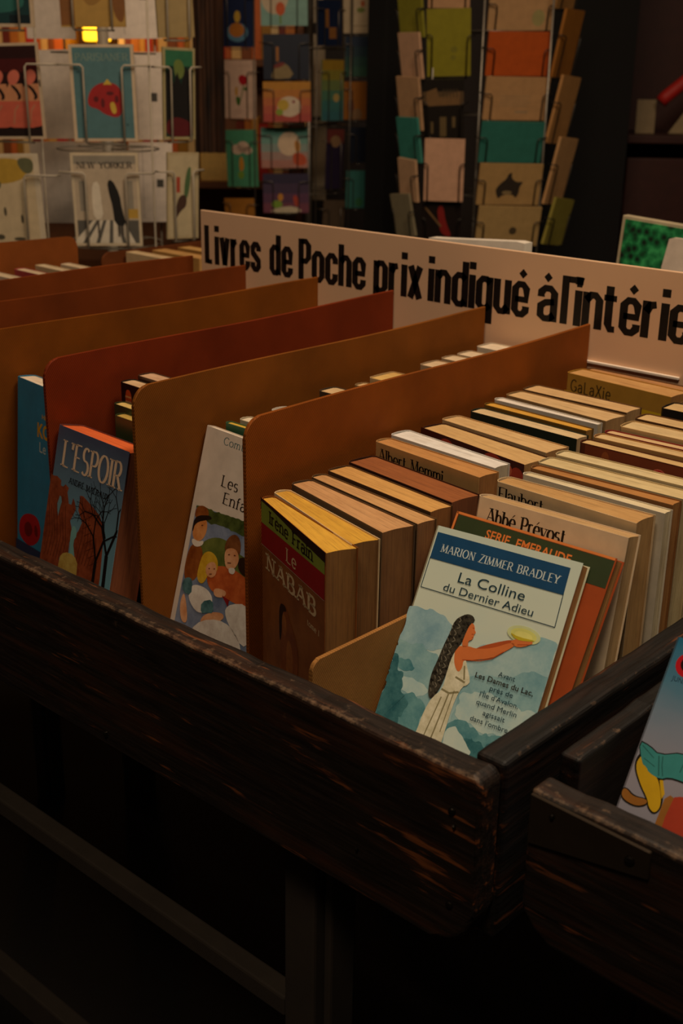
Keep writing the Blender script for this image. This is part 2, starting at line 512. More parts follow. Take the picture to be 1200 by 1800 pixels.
def sans(s, x, y, cap, width=None, bold=0.0, align='L', slope=0.0):
    """polygons of a line of plain sans lettering (Blender's built-in face)"""
    key = (s, bold)
    if key not in _cache:
        fc = bpy.data.curves.new('lettering', 'FONT')
        fc.body = s
        fc.size = 1.0
        fc.offset = bold
        fc.resolution_u = 3
        o = bpy.data.objects.new('lettering', fc)
        COL.objects.link(o)
        bpy.context.view_layer.update()
        ev = o.evaluated_get(bpy.context.evaluated_depsgraph_get())
        me = ev.to_mesh()
        vs = [(v.co.x, v.co.y) for v in me.vertices]
        fs = [[vs[i] for i in p.vertices] for p in me.polygons]
        ev.to_mesh_clear()
        bpy.data.objects.remove(o)
        bpy.data.curves.remove(fc)
        _cache[key] = fs
    fs = _cache[key]
    xs = [p[0] for f in fs for p in f]
    x0, x1 = min(xs), max(xs)
    ky = cap / 0.73
    kx = width / (x1 - x0) if width else ky
    W = (x1 - x0) * kx
    xo = x - (W if align == 'R' else W / 2 if align == 'C' else 0)
    return [[(xo + (px - x0) * kx, y - py * ky + (px - x0) * kx * slope) for px, py in f] for f in fs]
def ell(cx, cy, rx, ry, n=18):
    return [(cx + rx * math.cos(2 * math.pi * i / n), cy + ry * math.sin(2 * math.pi * i / n)) for i in range(n)]
def rect(x0, y0, x1, y1):
    return [(x0, y0), (x1, y0), (x1, y1), (x0, y1)]
def line(pts, w):
    out = []
    for a, b in zip(pts, pts[1:]):
        dx, dy = b[0] - a[0], b[1] - a[1]
        L = math.hypot(dx, dy) or 1
        nx, ny = -dy / L * w / 2, dx / L * w / 2
        out.append([(a[0] + nx, a[1] + ny), (b[0] + nx, b[1] + ny), (b[0] - nx, b[1] - ny), (a[0] - nx, a[1] - ny)])
    return out
def smooth(pts, n=2):
    for _ in range(n):
        q = []
        for i in range(len(pts)):
            a, b = pts[i], pts[(i + 1) % len(pts)]
            q += [(a[0] * .75 + b[0] * .25, a[1] * .75 + b[1] * .25), (a[0] * .25 + b[0] * .75, a[1] * .25 + b[1] * .75)]
        pts = q
    return pts
def rough(poly, amp, step=1.6, seed=1):
    """ragged outline, as of foliage, rock or cloud"""
    rnd = random.Random(seed)
    out = []
    for a, b in zip(poly, poly[1:] + poly[:1]):
        n = max(1, int(math.dist(a, b) / step))
        for i in range(n):
            t = i / n
            out.append((a[0] + (b[0] - a[0]) * t + rnd.uniform(-amp, amp), a[1] + (b[1] - a[1]) * t + rnd.uniform(-amp, amp)))
    return smooth(out, 1)
def clip(poly, x0, y0, x1, y1):
    """cut a polygon to the printed sheet so nothing hangs past its edge"""
    for ax, v, sgn in ((0, x0, 1), (0, x1, -1), (1, y0, 1), (1, y1, -1)):
        out = []
        for i in range(len(poly)):
            a, b = poly[i - 1], poly[i]
            ia, ib = (a[ax] - v) * sgn >= 0, (b[ax] - v) * sgn >= 0
            if ia != ib:
                t = (v - a[ax]) / (b[ax] - a[ax])
                out.append((a[0] + (b[0] - a[0]) * t, a[1] + (b[1] - a[1]) * t))
            if ib:
                out.append(b)
        poly = out
        if len(poly) < 3:
            return None
    return poly
def print_art(bm, mats, art, w, h):
    """art: list of (material, [polygons in mm, v downward]); each entry one ink layer above the last, 0.03 mm each"""
    off = 0.00006
    for m, polys in art:
        if m not in mats:
            mats.append(m)
        mi = mats.index(m)
        for p in polys:
            p = clip(p, 0.0, 0.0, w * 1000, h * 1000)
            if not p:
                continue
            f = face(bm, [(u / 1000, -off, h - v / 1000) for u, v in p], mi)
            if f is not None:
                f.normal_update()
                if f.normal.y > 0:
                    f.normal_flip()
        off += 0.00003

# ---------------------------------------------------------------- setting
GROUND = -0.80
def struct(name, bm, m, **k):
    return tag(build(name, bm, m, **k), kind='structure')
M_floor = plain('dark_paving', '#1c1611', 0.8)
M_dark = plain('dark_shopfront_paint', '#060403', 0.95)
M_brown = plain('dark_brown_panel', '#24140c', 0.6)
bm = bmesh.new(); box(bm, (-5.5, -2.0, GROUND - 0.05), (3.0, 7.2, GROUND)); struct('floor', bm, M_floor)
def slab(name, a, b, z0, z1, t, m):
    """upright panel standing between plan points a and b"""
    a, b = Vector((*a, 0)), Vector((*b, 0))
    d = (b - a).normalized()
    n = Vector((-d.y, d.x, 0)) * t
    bm = bmesh.new()
    prism(bm, [(p.x, p.y) for p in (a, b, b + n, a + n)], z0, z1)
    return struct(name, bm, m)
slab('wall_back', (-4.3, 1.2), (2.2, 6.83), GROUND, 1.8, 0.1, M_brown)
slab('wall_left', (-3.6, -1.0), (-4.3, 1.2), GROUND, 1.8, 0.1, M_brown)
bm = bmesh.new(); box(bm, (-1.705, 1.86, GROUND), (-1.645, 1.93, 1.6), bev=0.006); struct('trim_1', bm, M_dark)
slab('trim_2', (-1.340, 2.082), (-1.195, 2.214), GROUND, 1.6, 0.06, M_dark)

# ---------------------------------------------------------------- book bins
FLOOR = -0.095
W_front = wood('worn_black_wood_front', 0, '#7a4420', '#1c120b', 0.6)
W_side = wood('worn_black_wood_side', 1, '#5a3218', '#0e0a07', 0.3)  # base colour lowered to stand for shade on the side board's outer face
M_steel = plain('dark_steel', '#3a342e', 0.35, 0.9)
M_ply = plain('bin_floor_wood', '#2a1c12', 0.8)
def board(name, outline, axis, depth, mat, parent, n=70, bev=0.0025, seed=1, wear=None, amp=0.0006):
    """a plank: outline in (length, z); extruded through its thickness and given slightly uneven arrises"""
    rnd = random.Random(seed)
    bm = bmesh.new()
    if axis == 0:
        T = lambda p: (p[0], p[2], p[1])
    else:
        T = lambda p: (p[2], p[0], p[1])
    fs = prism(bm, outline, depth[0], depth[1], 0, T)
    es = list({e for f in fs for e in f.edges})
    r = bmesh.ops.bevel(bm, geom=es, offset=bev, segments=3, affect='EDGES', profile=0.5)
    lo, hi = min(p[0] for p in outline), max(p[0] for p in outline)
    for i in range(1, n):
        v = [0, 0, 0]
        v[axis] = lo + (hi - lo) * i / n
        nn = [0, 0, 0]
        nn[axis] = 1
        bmesh.ops.bisect_plane(bm, geom=bm.verts[:] + bm.edges[:] + bm.faces[:], plane_co=v, plane_no=nn)
    top = max(p[1] for p in outline)
    ph = [rnd.uniform(0, 6.28) for _ in range(6)]
    for v in bm.verts:
        s = v.co[axis]
        wv = sum(math.sin(s * f + p) for f, p in zip((37, 71, 133, 211, 320, 480), ph)) / 3
        if v.co.z > top - 0.006:
            v.co.z += amp * wv - 0.0003
    for f in bm.faces:
        f.tag = True
    return build(name, bm, mat, parent, wear=wear)
def wear_front(yo, yi, top):
    def f(co):
        d = math.hypot(co.y - yo, co.z - top)
        d2 = math.hypot(co.y - yi, co.z - top)
        return max(0.0, 1 - d / 0.0048) + 0.25 * max(0.0, 1 - d2 / 0.005) + (0.2 if co.z > top - 0.0012 else 0)
    return f
def wear_side(xo, xi, top):
    def f(co):
        d = math.hypot(co.x - xo, co.z - top)
        return max(0.0, 1 - d / 0.004) * 0.7 + (0.15 if co.z > top - 0.0012 else 0)
    return f
def screw(parent, x, y, z, r, hole=False):
    bm = bmesh.new()
    lathe(bm, [(r, -0.0003), (r, 0.0006), (r * 0.7, 0.0011), (r * 0.2, 0.0012)], 14)
    box(bm, (-r * 0.8, -r * 0.12, 0.0011), (r * 0.8, r * 0.12, 0.0014))
    o = build('nail_head', bm, M_steel, parent, (x, y, z), (math.radians(90), 0, random.uniform(0, 3)))
    return o

main = tag(empty('book_bin', (0, 0, -0.107)), 'long black-painted wooden book bin with scratched front board, split by brown dividers', 'book bin')
XL = -1.28
def sub(o, root):
    o.parent = root
    o.matrix_parent_inverse = Matrix.Translation(-Vector(root.location))
    return o
# front board: lower right corner is rounded off
ol = [(XL, 0.0), (XL, -0.107)] + [(-0.028 + 0.026 * math.sin(a), -0.081 - 0.026 * math.cos(a)) for a in [math.pi / 2 * i / 6 for i in range(7)]] + [(-0.001, -0.004), (-0.005, 0.0)]
fb = sub(board('front_board', ol, 0, (0.0, 0.0185), W_front, None, 90, 0.003, 3, wear_front(0, 0.0185, 0)), main)
for p in ((-0.3073, -0.0986, 0.0024), (-0.0178, -0.0245, 0.0022), (-0.0165, -0.0330, 0.0016), (-0.0163, -0.0812, 0.0022), (-0.0812, -0.0788, 0.0015)):
    screw(fb, p[0], -0.0002, p[1], p[2])
sub(board('side_board', [(0.0188, 0.0025), (0.0188, -0.107), (0.548, -0.107), (0.548, 0.0025)], 1, (-0.0192, 0.0), W_side, None, 40, 0.003, 5, wear_side(0, -0.0192, 0.0025), 0.0004), main)
sub(board('side_board', [(0.0188, 0.0), (0.0188, -0.107), (0.548, -0.107), (0.548, 0.0)], 1, (XL, XL + 0.019), W_side, None, 20, 0.003, 6), main)
sub(board('back_board', [(XL, 0.0), (XL, -0.107), (0.0, -0.107), (0.0, 0.0)], 0, (0.549, 0.566), W_side, None, 20, 0.003, 7), main)
bm = bmesh.new(); box(bm, (XL + 0.019, 0.0188, -0.106), (-0.0195, 0.5485, FLOOR - 0.0002)); sub(build('bottom_panel', bm, M_ply), main)

# right-hand bin, set a little behind the first
bb = tag(empty('book_bin', (0.35, 0.012, -0.107)), 'worn black book bin at the right edge with a metal plate on its front', 'book bin')
ol = [(0.0185, 0.0), (0.0185, -0.071), (0.026, -0.080), (0.036, -0.0865), (0.70, -0.107), (0.70, 0.0)]
fb2 = sub(board('front_board', ol, 0, (0.0125, 0.0300), W_front, None, 60, 0.003, 11, wear_front(0.0125, 0.03, 0)), bb)
sub(board('side_board', [(0.047, 0.003), (0.047, -0.0965), (0.548, -0.0965), (0.548, 0.003)], 1, (0.0135, 0.0255), W_side, None, 40, 0.002, 12, wear_side(0.0255, 0.0135, 0.003)), bb)
sub(board('side_board', [(0.0302, 0.0), (0.0302, -0.107), (0.548, -0.107), (0.548, 0.0)], 1, (0.681, 0.70), W_side, None, 10, 0.003, 13), bb)
sub(board('back_board', [(0.0, 0.0), (0.0, -0.107), (0.70, -0.107), (0.70, 0.0)], 0, (0.549, 0.566), W_side, None, 10, 0.003, 14), bb)
bm = bmesh.new(); box(bm, (0.0258, 0.0302, -0.106), (0.680, 0.5485, FLOOR - 0.0002)); sub(build('bottom_panel', bm, M_ply), bb)
M_plate = plain('tarnished_plate', '#4a3e32', 0.4, 0.7)
bm = bmesh.new()
prism(bm, [(0.0205, -0.0015), (0.0855, -0.0035), (0.0858, -0.0185), (0.0205, -0.030)], 0.0105, 0.0126, 0, lambda p: (p[0], p[2], p[1]))
es = list({e for f in bm.faces for e in f.edges}); bmesh.ops.bevel(bm, geom=es, offset=0.0005, segments=1, affect='EDGES')
for f in bm.faces: f.tag = True
pl = tag(build('corner_plate', bm, M_plate, fb2), 'dark metal plate')
for x, z, r in ((0.0336, -0.0085, 0.0017), (0.0760, -0.0125, 0.0026)):
    screw(pl, x, 0.0105, z, r)

# stand under the bins
M_stand = plain('dark_brown_timber', '#30271d', 0.85)
sd = tag(empty('wooden_stand', (-0.5, 0.25, GROUND)), 'dark timber stand of posts and rails carrying the book bins', 'stand')
def sbox(name, lo, hi, bev=0.002):
    bm = bmesh.new(); box(bm, lo, hi, bev=bev); return sub(build(name, bm, M_stand), sd)
for x in (-1.20, -0.166):
    for y in (0.028, 0.50):
        sbox('post', (x, y, GROUND), (x + 0.027, y + 0.034, -0.1075))
        p = sbox('batten', (x + 0.0295, y + 0.006, GROUND), (x + 0.036, y + 0.030, -0.1075))
for x in (0.12, 0.62):
    for y in (0.04, 0.50):
        sbox('post', (x, y, GROUND), (x + 0.03, y + 0.034, -0.1075))
for y in (0.030, 0.515):
    for z in (-0.274, -0.486):
        sbox('rail', (-1.17, y, z), (-0.168, y + 0.016, z + (0.0165 if z > -0.3 else 0.034)))
# bin behind the sign
bk = tag(empty('book_bin', (-0.5, 0.76, -0.107)), 'third book bin standing behind the long lettered sign, mostly hidden', 'book bin')
for n_, lo, hi in (('front_board', (-1.15, 0.570, -0.107), (0.25, 0.586, 0.0)), ('back_board', (-1.15, 0.98, -0.107), (0.25, 0.996, 0.0)), ('side_board', (-1.15, 0.5865, -0.107), (-1.131, 0.9795, 0.0)), ('side_board', (0.231, 0.5865, -0.107), (0.25, 0.9795, 0.0)), ('bottom_panel', (-1.1305, 0.5865, -0.106), (0.2305, 0.9795, FLOOR))):
    bm = bmesh.new(); box(bm, lo, hi, bev=0.002); sub(build(n_, bm, W_side), bk)
for x in (-1.1, 0.17):
    for y in (0.60, 0.93):
        bm = bmesh.new(); box(bm, (x, y, GROUND), (x + 0.035, y + 0.035, -0.1075)); sub(build('leg', bm, M_stand), bk)

# ---------------------------------------------------------------- dividers
def divider(x, y0, y1, z1, col, label, z0=FLOOR, r=0.014, t=0.003, yaw=0.0, rear=False, group='cardboard dividers in the book bins'):
    bm = bmesh.new()
    h = z1 - z0
    o = [(0, 0), (y1 - y0, 0)]
    if rear:
        o += [(y1 - y0 - r + r * math.cos(a), h - r + r * math.sin(a)) for a in [math.pi / 2 * i / 6 for i in range(7)]]
    else:
        o += [(y1 - y0, h)]
    o += [(r - r * math.sin(a), h - r + r * math.cos(a)) for a in [math.pi / 2 * i / 6 for i in range(7)]]
    prism(bm, o, -t / 2, t / 2, 0, lambda p: (p[2], p[0], p[1]))
    es = list({e for f in bm.faces for e in f.edges})
    bmesh.ops.bevel(bm, geom=es, offset=0.0006, segments=1, affect='EDGES')
    for f in bm.faces:
        f.tag = True
        if f.normal.z > 0.5: f.material_index = 1
    for i in range(1, 14):
        bmesh.ops.bisect_plane(bm, geom=bm.verts[:] + bm.edges[:] + bm.faces[:], plane_co=(0, (y1 - y0) * i / 14, 0), plane_no=(0, 1, 0))
    ph = x * 50
    for v in bm.verts:
        v.co.z += 0.0008 * math.sin(v.co.y * 17 + ph) * (v.co.z / h)
        v.co.x += 0.0012 * math.sin(v.co.y * 9 + ph) * (v.co.z / h)
    ob = build('divider', bm, [cardboard(col), cardboard('#a8672f')], None, (x, y0, z0), (0, 0, math.radians(yaw)))
    return tag(ob, label, 'divider', group)
divider(-0.2655, 0.0925, 0.5315, 0.1132, '#8c4a14', 'tall brown cardboard divider beside the yellow-edged fat paperback, nearest the camera', yaw=1.0)
divider(-0.3800, 0.0915, 0.5290, 0.1132, '#824a14', 'tall olive-brown cardboard divider behind the white book with painted children', yaw=1.0)
divider(-0.4925, 0.0940, 0.5325, 0.1132, '#7a2c0a', 'tall red-brown cardboard divider behind the grey book lettered L\'ESPOIR', yaw=1.7)
divider(-0.6150, 0.0940, 0.5360, 0.1132, '#7e430a', 'tall golden-brown cardboard divider left of the tall blue-green book')
divider(-0.7290, 0.0940, 0.5440, 0.1132, '#74340c', 'brown cardboard divider ending at the first letters of the sign')
divider(-0.8315, 0.0940, 0.5440, 0.1132, '#7a380e', 'brown cardboard divider whose rear end stops just left of the sign')
divider(-1.0690, 0.0940, 0.5470, 0.1132, '#8a4a1c', 'leftmost brown divider with a rounded rear corner in front of the magazine cards', rear=True)
divider(-1.0740, 0.5900, 0.7900, 0.0850, '#6e3a1a', 'low dark divider of the rear bin, left of the sign')
divider(-0.1385, 0.0230, 0.1180, 0.0085, '#a8743c', 'short tan cardboard separator standing low beside the book La Colline', r=0.006)

# ---------------------------------------------------------------- the long sign
SL, SY, ST = -0.8046, 0.5345, 0.1692
sg = tag(empty('price_sign', (SL, SY, 0.0005)), 'long cream sign board with heavy black French lettering behind the book rows', 'sign')
m_sign = paint('#e6bd98', 0.55, 0.06, 8)
m_black = paint('#0a0908', 0.5)
mats = [m_sign]
bm = bmesh.new()
SW, SH = 0.640, ST - 0.0005
box(bm, (0, 0, 0), (SW, 0.0045, SH), bev=0.0006)
art = []
for wd, a, b in (('Livres', 6.2, 101.5), ('de', 114.8, 152), ('Poche', 160.2, 259.0), ('prix', 269.0, 335), ('indiqué', 341.5, 463.5), ('à', 472, 494.5), ('intérie', 512.0, 629)):
    art += poster(wd, a, 60.6, 44.0, b - a)
art += [rect(497.8, 16.2, 505.6, 60.6)]
art += [rect(505, 16.2, 512, 22), [(513, 16.2), (521, 16.2), (519, 25), (513.5, 25)]]
print_art(bm, mats, [(m_black, art)], SW, SH)
build('board', bm, mats, sg)
bm = bmesh.new(); box(bm, (0.50, -0.0035, 0.0768), (0.624, -0.0002, 0.0792), bev=0.0004)
tag(build('ledge_strip', bm, paint('#f2e2d0'), sg), 'white strip along the foot of the sign')

# ---------------------------------------------------------------- books
ROT = math.radians
def book(name, label, fl, zt, rot, wd, ts, tf, cover, page, lean=0.0, h=None, art=None, group=None, back=None, sag=0.0, spine=None, z0=FLOOR, edge=None, curl=0.0, category='book'):
    """paperback standing on its foot, cover to the front; fl = front-left top corner in plan, ts / tf = thickness at spine / fore-edge"""
    L = ROT(lean)
    if h is None:
        h = (zt - z0) / math.cos(L)
    r = ROT(rot)
    top = Vector((fl[0], fl[1], zt))
    up = Vector((-math.sin(L) * math.sin(r), math.sin(L) * math.cos(r), math.cos(L)))
    root = empty(name, top - up * h, (-L, 0, r))
    tag(root, label, category, group)
    ct = 0.00035
    def back_y(x):
        return ts + (tf - ts) * x / wd
    b = min(0.0025, ts * 0.22)
    outer = [(wd, 0.0), (b, 0.0), (0.0002, b), (-0.0008, ts * 0.5), (0.0002, ts - b), (b, back_y(b)), (wd, tf)]
    inner = [(wd, tf - ct), (b + ct, back_y(b) - ct), (ct + 0.0002, ts - b), (ct - 0.0006, ts * 0.5), (ct + 0.0002, b), (b + ct, ct), (wd, ct)]
    bm = bmesh.new()
    prism(bm, outer + inner, 0, h)
    mats = [cover]
    if back is not None or spine is not None:
        bm.normal_update()
        mats.append(spine or back)
        for f in bm.faces:
            if len(f.verts) == 4:
                cx = sum(v.co.x for v in f.verts) / 4
                cy = sum(v.co.y for v in f.verts) / 4
                if cx < 0.003 or cy > 0.7 * min(ts, tf): f.material_index = 1
    for f in bm.faces: f.tag = True
    bm.normal_update()
    bmesh.ops.triangulate(bm, faces=[f for f in bm.faces if len(f.verts) > 4])
    if art:
        print_art(bm, mats, art, wd, h)
    build('cover', bm, mats, root)
    bm = bmesh.new()
    k = 6
    pts = [(0.0012, max(b, 0.0006)), (b + 0.0008, ct + 0.00004)]
    x1 = wd - 0.0008
    pts += [(x1 - 0.0004, ct + 0.00004)]
    d = min(0.0016, 0.08 * max(ts, tf))
    for i in range(1, k):
        t = i / k
        pts.append((x1 - d * math.sin(math.pi * t), tf * t))
    pts += [(x1 - 0.0004, tf - ct - 0.00004), (b + 0.0008, back_y(b) - ct - 0.00004), (0.0012, ts - b)]
    prism(bm, pts, 0.0006, h - 0.0009)
    bm.normal_update()
    bmesh.ops.triangulate(bm, faces=[f for f in bm.faces if len(f.verts) > 4])
    pm = [page]
    if edge is not None:
        pm = [edge, page]
        for f in bm.faces:
            f.material_index = 0 if abs(f.normal.z) > 0.5 else 1
    build('page_block', bm, pm, root)
    return root
def foot(quad):
    """plan quad FL, FR, BR, BL -> placement"""
    (ax, ay), (bx, by), (cx, cy), (dx, dy) = quad
    wd = math.hypot(bx - ax, by - ay)
    ux, uy = (bx - ax) / wd, (by - ay) / wd
    ts = -(dx - ax) * uy + (dy - ay) * ux
    tf = -(cx - bx) * uy + (cy - by) * ux
    return dict(fl=(ax, ay), rot=math.degrees(math.atan2(uy, ux)), wd=wd, ts=max(ts, 0.003) - 0.0008, tf=max(tf, 0.003) - 0.0008)
def pt(*polys):
    return list(polys)

# --- front right: La Colline du Dernier Adieu
P = paint
gl = 0.35
navy, cream_, ink = P('#1c4a70', gl), P('#d6ddc4', gl), P('#1b3a48', gl)
skin, skin2, hair = P('#dd7a40', gl), P('#b9562a', gl), wash('#0d0a08', '#4c473b', 480)
dress, dsh = wash('#cfc9a6', '#efe9cc', 160), P('#8f8762', gl)
teal1, teal2, teal3 = P('#6fb0aa', gl), P('#4f938f', gl), P('#2f6f70', gl)
col_art = [
 (wash('#7fa8b6', '#a6c8cc', 40), pt(rough([(0, 53), (16, 52), (33.8, 56), (39, 70), (24.8, 76), (0, 79)], 1.4, 4, 1))),
 (wash('#8db6bc', '#b4cfcc', 36), pt(rough([(51, 66), (60, 61), (68, 60), (78, 53), (90, 49), (101, 48), (101, 180), (40, 180)], 1.0, 4, 2))),
 (wash('#74a3ac', '#9cc2c2', 40), pt(rough([(51, 84), (62, 80), (76, 77), (88, 70), (101, 68), (101, 180), (46, 180)], 1.3, 3, 3), rough([(0, 76), (18, 74), (34, 79), (36, 180), (0, 180)], 1.4, 3, 4))),
 (wash('#a4c8ca', '#c6dad0', 40), pt(rough([(52, 92), (70, 89), (90, 93), (100, 90), (101, 108), (76, 112), (52, 108)], 1.6, 3, 5), rough([(4, 97), (18, 94), (32, 99), (22, 106), (8, 104)], 1.6, 3, 6))),
 (wash('#43808a', '#72a6a8', 50), pt(rough([(10, 108), (22, 104), (31, 107), (34, 180), (0, 180), (0, 118)], 1.6, 2.5, 7), rough([(50, 112), (60, 109), (72, 113), (86, 109), (101, 104), (101, 180), (48, 180)], 1.8, 2.5, 8), rough(ell(9.5, 89, 7.5, 3.6), 1.2, 2.5, 9))),
 (wash('#265f68', '#4c8488', 70), pt(rough([(0, 84), (3, 85), (5, 91), (10, 96), (13, 104), (20, 112), (17, 121), (19, 180), (0, 180)], 1.6, 2, 10), rough([(58, 121), (66, 117), (76, 119), (86, 116), (101, 114), (101, 180), (58, 180)], 1.7, 2, 11))),
 (wash('#bfd6ce', '#d2e0d2', 50), pt(rough([(50, 116), (56, 114), (62, 119), (70, 124), (64, 150), (50, 150)], 1.2, 2.5, 12))),
 (navy, pt([(3.5, 4), (94.6, 4.6), (95.2, 21), (3.6, 21)])),
 (ink, line([(3.7, 20), (3.7, 39.9), (96, 40.5), (95, 20)], 0.5)),
 (P('#cfdad6', gl), skel('MARION ZIMMER BRADLEY', 9.5, 15.6, 5.0, 80.5, thick=0.15, thin=0.06, serif=True, gap=0.2)),
 (ink, sans('La Colline', 27, 30.8, 6.6, 45.5) + sans('du Dernier Adieu', 19, 38.2, 5.2, 61.5)),
 (P('#d3dca2', gl), pt(smooth(ell(79, 50, 11, 5.2, 16)))),
 (P('#dfe07e', gl), pt(smooth(ell(79, 50.2, 8.6, 3.9, 16)))),
 (P('#eeea86', gl), pt(smooth(ell(79, 50.6, 6, 2.5, 14)))),
 (skin2, pt(smooth([(50, 66.5), (71.7, 54.6), (74.5, 55.6), (64, 63), (56, 67.5)]))),
 (dress, pt(smooth([(36, 69), (42.1, 66.2), (46, 70), (49, 76), (55.3, 85.6), (54, 88.5), (51.1, 90.4), (49.2, 99), (48.8, 111.6), (49.6, 180), (24, 180), (31, 124.4), (31.6, 111.7), (34.2, 101.9), (39.1, 95.9), (38.7, 86.2), (37.7, 77.5)], 1))),
 (dsh, line([(44, 97), (42, 120), (40, 140)], 0.9) + line([(40, 100), (36.5, 125)], 0.7) + line([(47, 94), (46, 120)], 0.6) + line([(38.5, 95.5), (44, 96.5), (50, 94)], 1.2) + line([(48.5, 78), (51, 86)], 1.0) + line([(45, 86), (52, 87.5)], 1.2)),
 (skin, pt(smooth([(39.5, 68.6), (45.7, 66), (53.6, 66.2), (63.9, 62.3), (73.1, 56), (76.2, 57.2), (71.4, 62), (64.1, 68.8), (52.1, 73.4), (46.5, 74.8), (47.6, 79), (45.9, 83.5), (41.5, 79), (39.5, 72)]), smooth([(42, 52.5), (45.9, 52.2), (47.4, 54.1), (47.8, 55.6), (49.4, 57.2), (48.3, 58.2), (48.6, 60), (48.1, 61.9), (46, 63.2), (47, 66.4), (43, 68), (42, 61)], 1), smooth([(71.7, 56), (76, 53), (79.2, 52), (87.6, 52.2), (81, 57), (75.7, 58.2)], 1))),
 (skin2, line([(48.1, 58.4), (46.8, 58.7)], 0.5) + line([(47.6, 60.6), (48.6, 60.3)], 0.6) + line([(46.2, 54.8), (47.6, 55)], 0.5) + line([(46, 75), (57, 72.4), (64, 69), (70, 63)], 0.6) + line([(77, 56.6), (84, 54.6)], 0.5)),
 (P('#c9b52a', gl), pt(smooth([(69.9, 50.6), (76, 52), (88.5, 51.2), (82, 53.2), (75, 54)], 1))),
 (hair, pt(smooth([(37.9, 49), (41, 47.6), (44.5, 48), (46.6, 50.7), (44, 53), (43, 58), (42.4, 65.4), (39.6, 71.6), (38.6, 77.3), (38.7, 86.2), (37.3, 96.5), (33.8, 103.8), (30.9, 101.2), (29.5, 94.4), (29, 87.3), (30.3, 79.7), (31.1, 70.4), (32.8, 60.9), (33.3, 53.5)], 1))),
 (P('#7d7766', gl), sum([line([(35.5 - 0.25 * i + (i % 2), 51 + 4.2 * i), (37.5 - 0.25 * i + (i % 2), 52.6 + 4.2 * i), (36.6 - 0.25 * i, 54 + 4.2 * i)], 0.55) + line([(32.6 - 0.12 * i, 57 + 4 * i), (33.6 - 0.12 * i, 59 + 4 * i)], 0.5) for i in range(11)], [])),
 (ink, sum([sans(s, 76.3 + dx, y, 3.1, wd, align='C') for s, y, wd, dx in (('Avant', 77.6, 11, 0.4), ('près de', 87, 15.2, 0), ("l'Île d'Avalon,", 92, 25.4, 0), ('quand Merlin', 97, 26.6, 0), ('agissait', 102, 14.6, 0), ("dans l'ombre...", 107.2, 28, 0))], [])),
 (hair, sans('Les Dames du Lac,', 57.2, 82.3, 3.3, 38.4, bold=0.012)),
]
SKY = inks([(0.0, '#5f9a94'), (0.35, '#8fbab0'), (0.5, '#b0ccca'), (0.62, '#c8d8cc'), (0.75, '#d2dcca'), (1.0, '#ccd8c8')], 0.18, 0.0, 0.3, 0.05, 34)
col = book('paperback', 'leaning glossy paperback La Colline du Dernier Adieu, woman in white holding out a glowing bowl', (-0.1406, 0.1375), 0.061, 6, 0.1011, 0.014, 0.012, SKY, pages('#b9854a'), lean=30, art=col_art, spine=P('#c9c8a8'), group='front row of paperbacks on the right')
GR1, GR2 = 'paperbacks in the row beside the nearest divider', 'paperbacks in the row along the right side board'

# --- leaning behind it: Serie Emeraude, Abbe Prevost, Flaubert
em_art = [(P('#e0813a'), pt(rect(0, 0, 115, 1.5), rect(0, 0, 1.6, 21))),
          (P('#2c3a16'), pt(rect(2.2, 1.8, 115, 19))),
          (P('#e07a30'), sans('SERIE  EMERAUDE', 26, 11.6, 6.0, 62, bold=0.02))]
book('paperback', 'orange-red leaning book with a dark green band lettered SERIE EMERAUDE', (-0.1442, 0.1650), 0.062, 0.5, 0.116, 0.010, 0.011, P('#a5481a', 0.45), pages('#c08a4a'), lean=29, art=em_art, group=GR2)
ab_art = [(m_black, skel('Abbé Prévost', 10, 15.4, 9.6, 58, thick=0.17, thin=0.05, gap=0.13))]
book('paperback', 'cream-white paperback lettered Abbé Prévost behind the green-banded book', (-0.1400, 0.1800), 0.070, 0.9, 0.1095, 0.014, 0.016, P('#ecd4b0', 0.5), pages('#caa571'), lean=10, art=ab_art, group=GR2)
fl_art = [(m_black, skel('Flaubert', 4, 12, 8.6, 36, thick=0.16, thin=0.05, gap=0.12))]
book('paperback', 'cream paperback lettered Flaubert behind the Abbé Prévost book', (-0.1455, 0.2075), 0.072, -3.0, 0.1090, 0.0145, 0.022, P('#dcc298', 0.5), pages('#c99c60'), art=fl_art, group=GR2)
row2 = [
 ((-0.1410, 0.2320), 0.0720, -1.2, 0.1085, 0.0080, 0.0100, '#dcd2bc', '#e3d2ab', 'slim paperback with pale top edge just behind the Flaubert book'),
 ((-0.1425, 0.2435), 0.0735, 0.0, 0.1080, 0.0100, 0.0120, '#9a6a3c', '#b98042', 'brown-edged paperback second behind the Flaubert book'),
 ((-0.1450, 0.2560), 0.0740, 0.6, 0.1110, 0.0180, 0.0180, '#cbb78c', '#dcc591', 'thick paperback with ridged straw-coloured top edge, third behind the Flaubert book'),
 ((-0.1440, 0.2760), 0.0755, 0.6, 0.1110, 0.0150, 0.0150, '#cbb78c', '#e0cc9c', 'thick straw-edged paperback fourth behind the Flaubert book, before the pinkish cover'),
 ((-0.1400, 0.2960), 0.0650, 0.0, 0.1110, 0.0080, 0.0080, '#b98178', '#cfa98a', 'low pinkish paperback in front of the dark cover with a red seal'),
]
for fl, z, ro, wd, ts, tf, cv, pg, lb in row2:
    book('paperback', lb, fl, z, ro, wd, ts, tf, P(cv, 0.55), pages(pg), group=GR2)
seal_art = [(P('#7c3a1c'), pt(rect(6, 0.8, 120, 40))), (P('#9a5324'), pt(ell(23, 8, 3.2, 5.5), ell(60, 12, 8, 5))), (P('#d8735c'), pt(ell(66, 12, 6.6, 6.4))), (P('#c8141c'), pt(ell(66, 12, 5.7, 5.5)))]
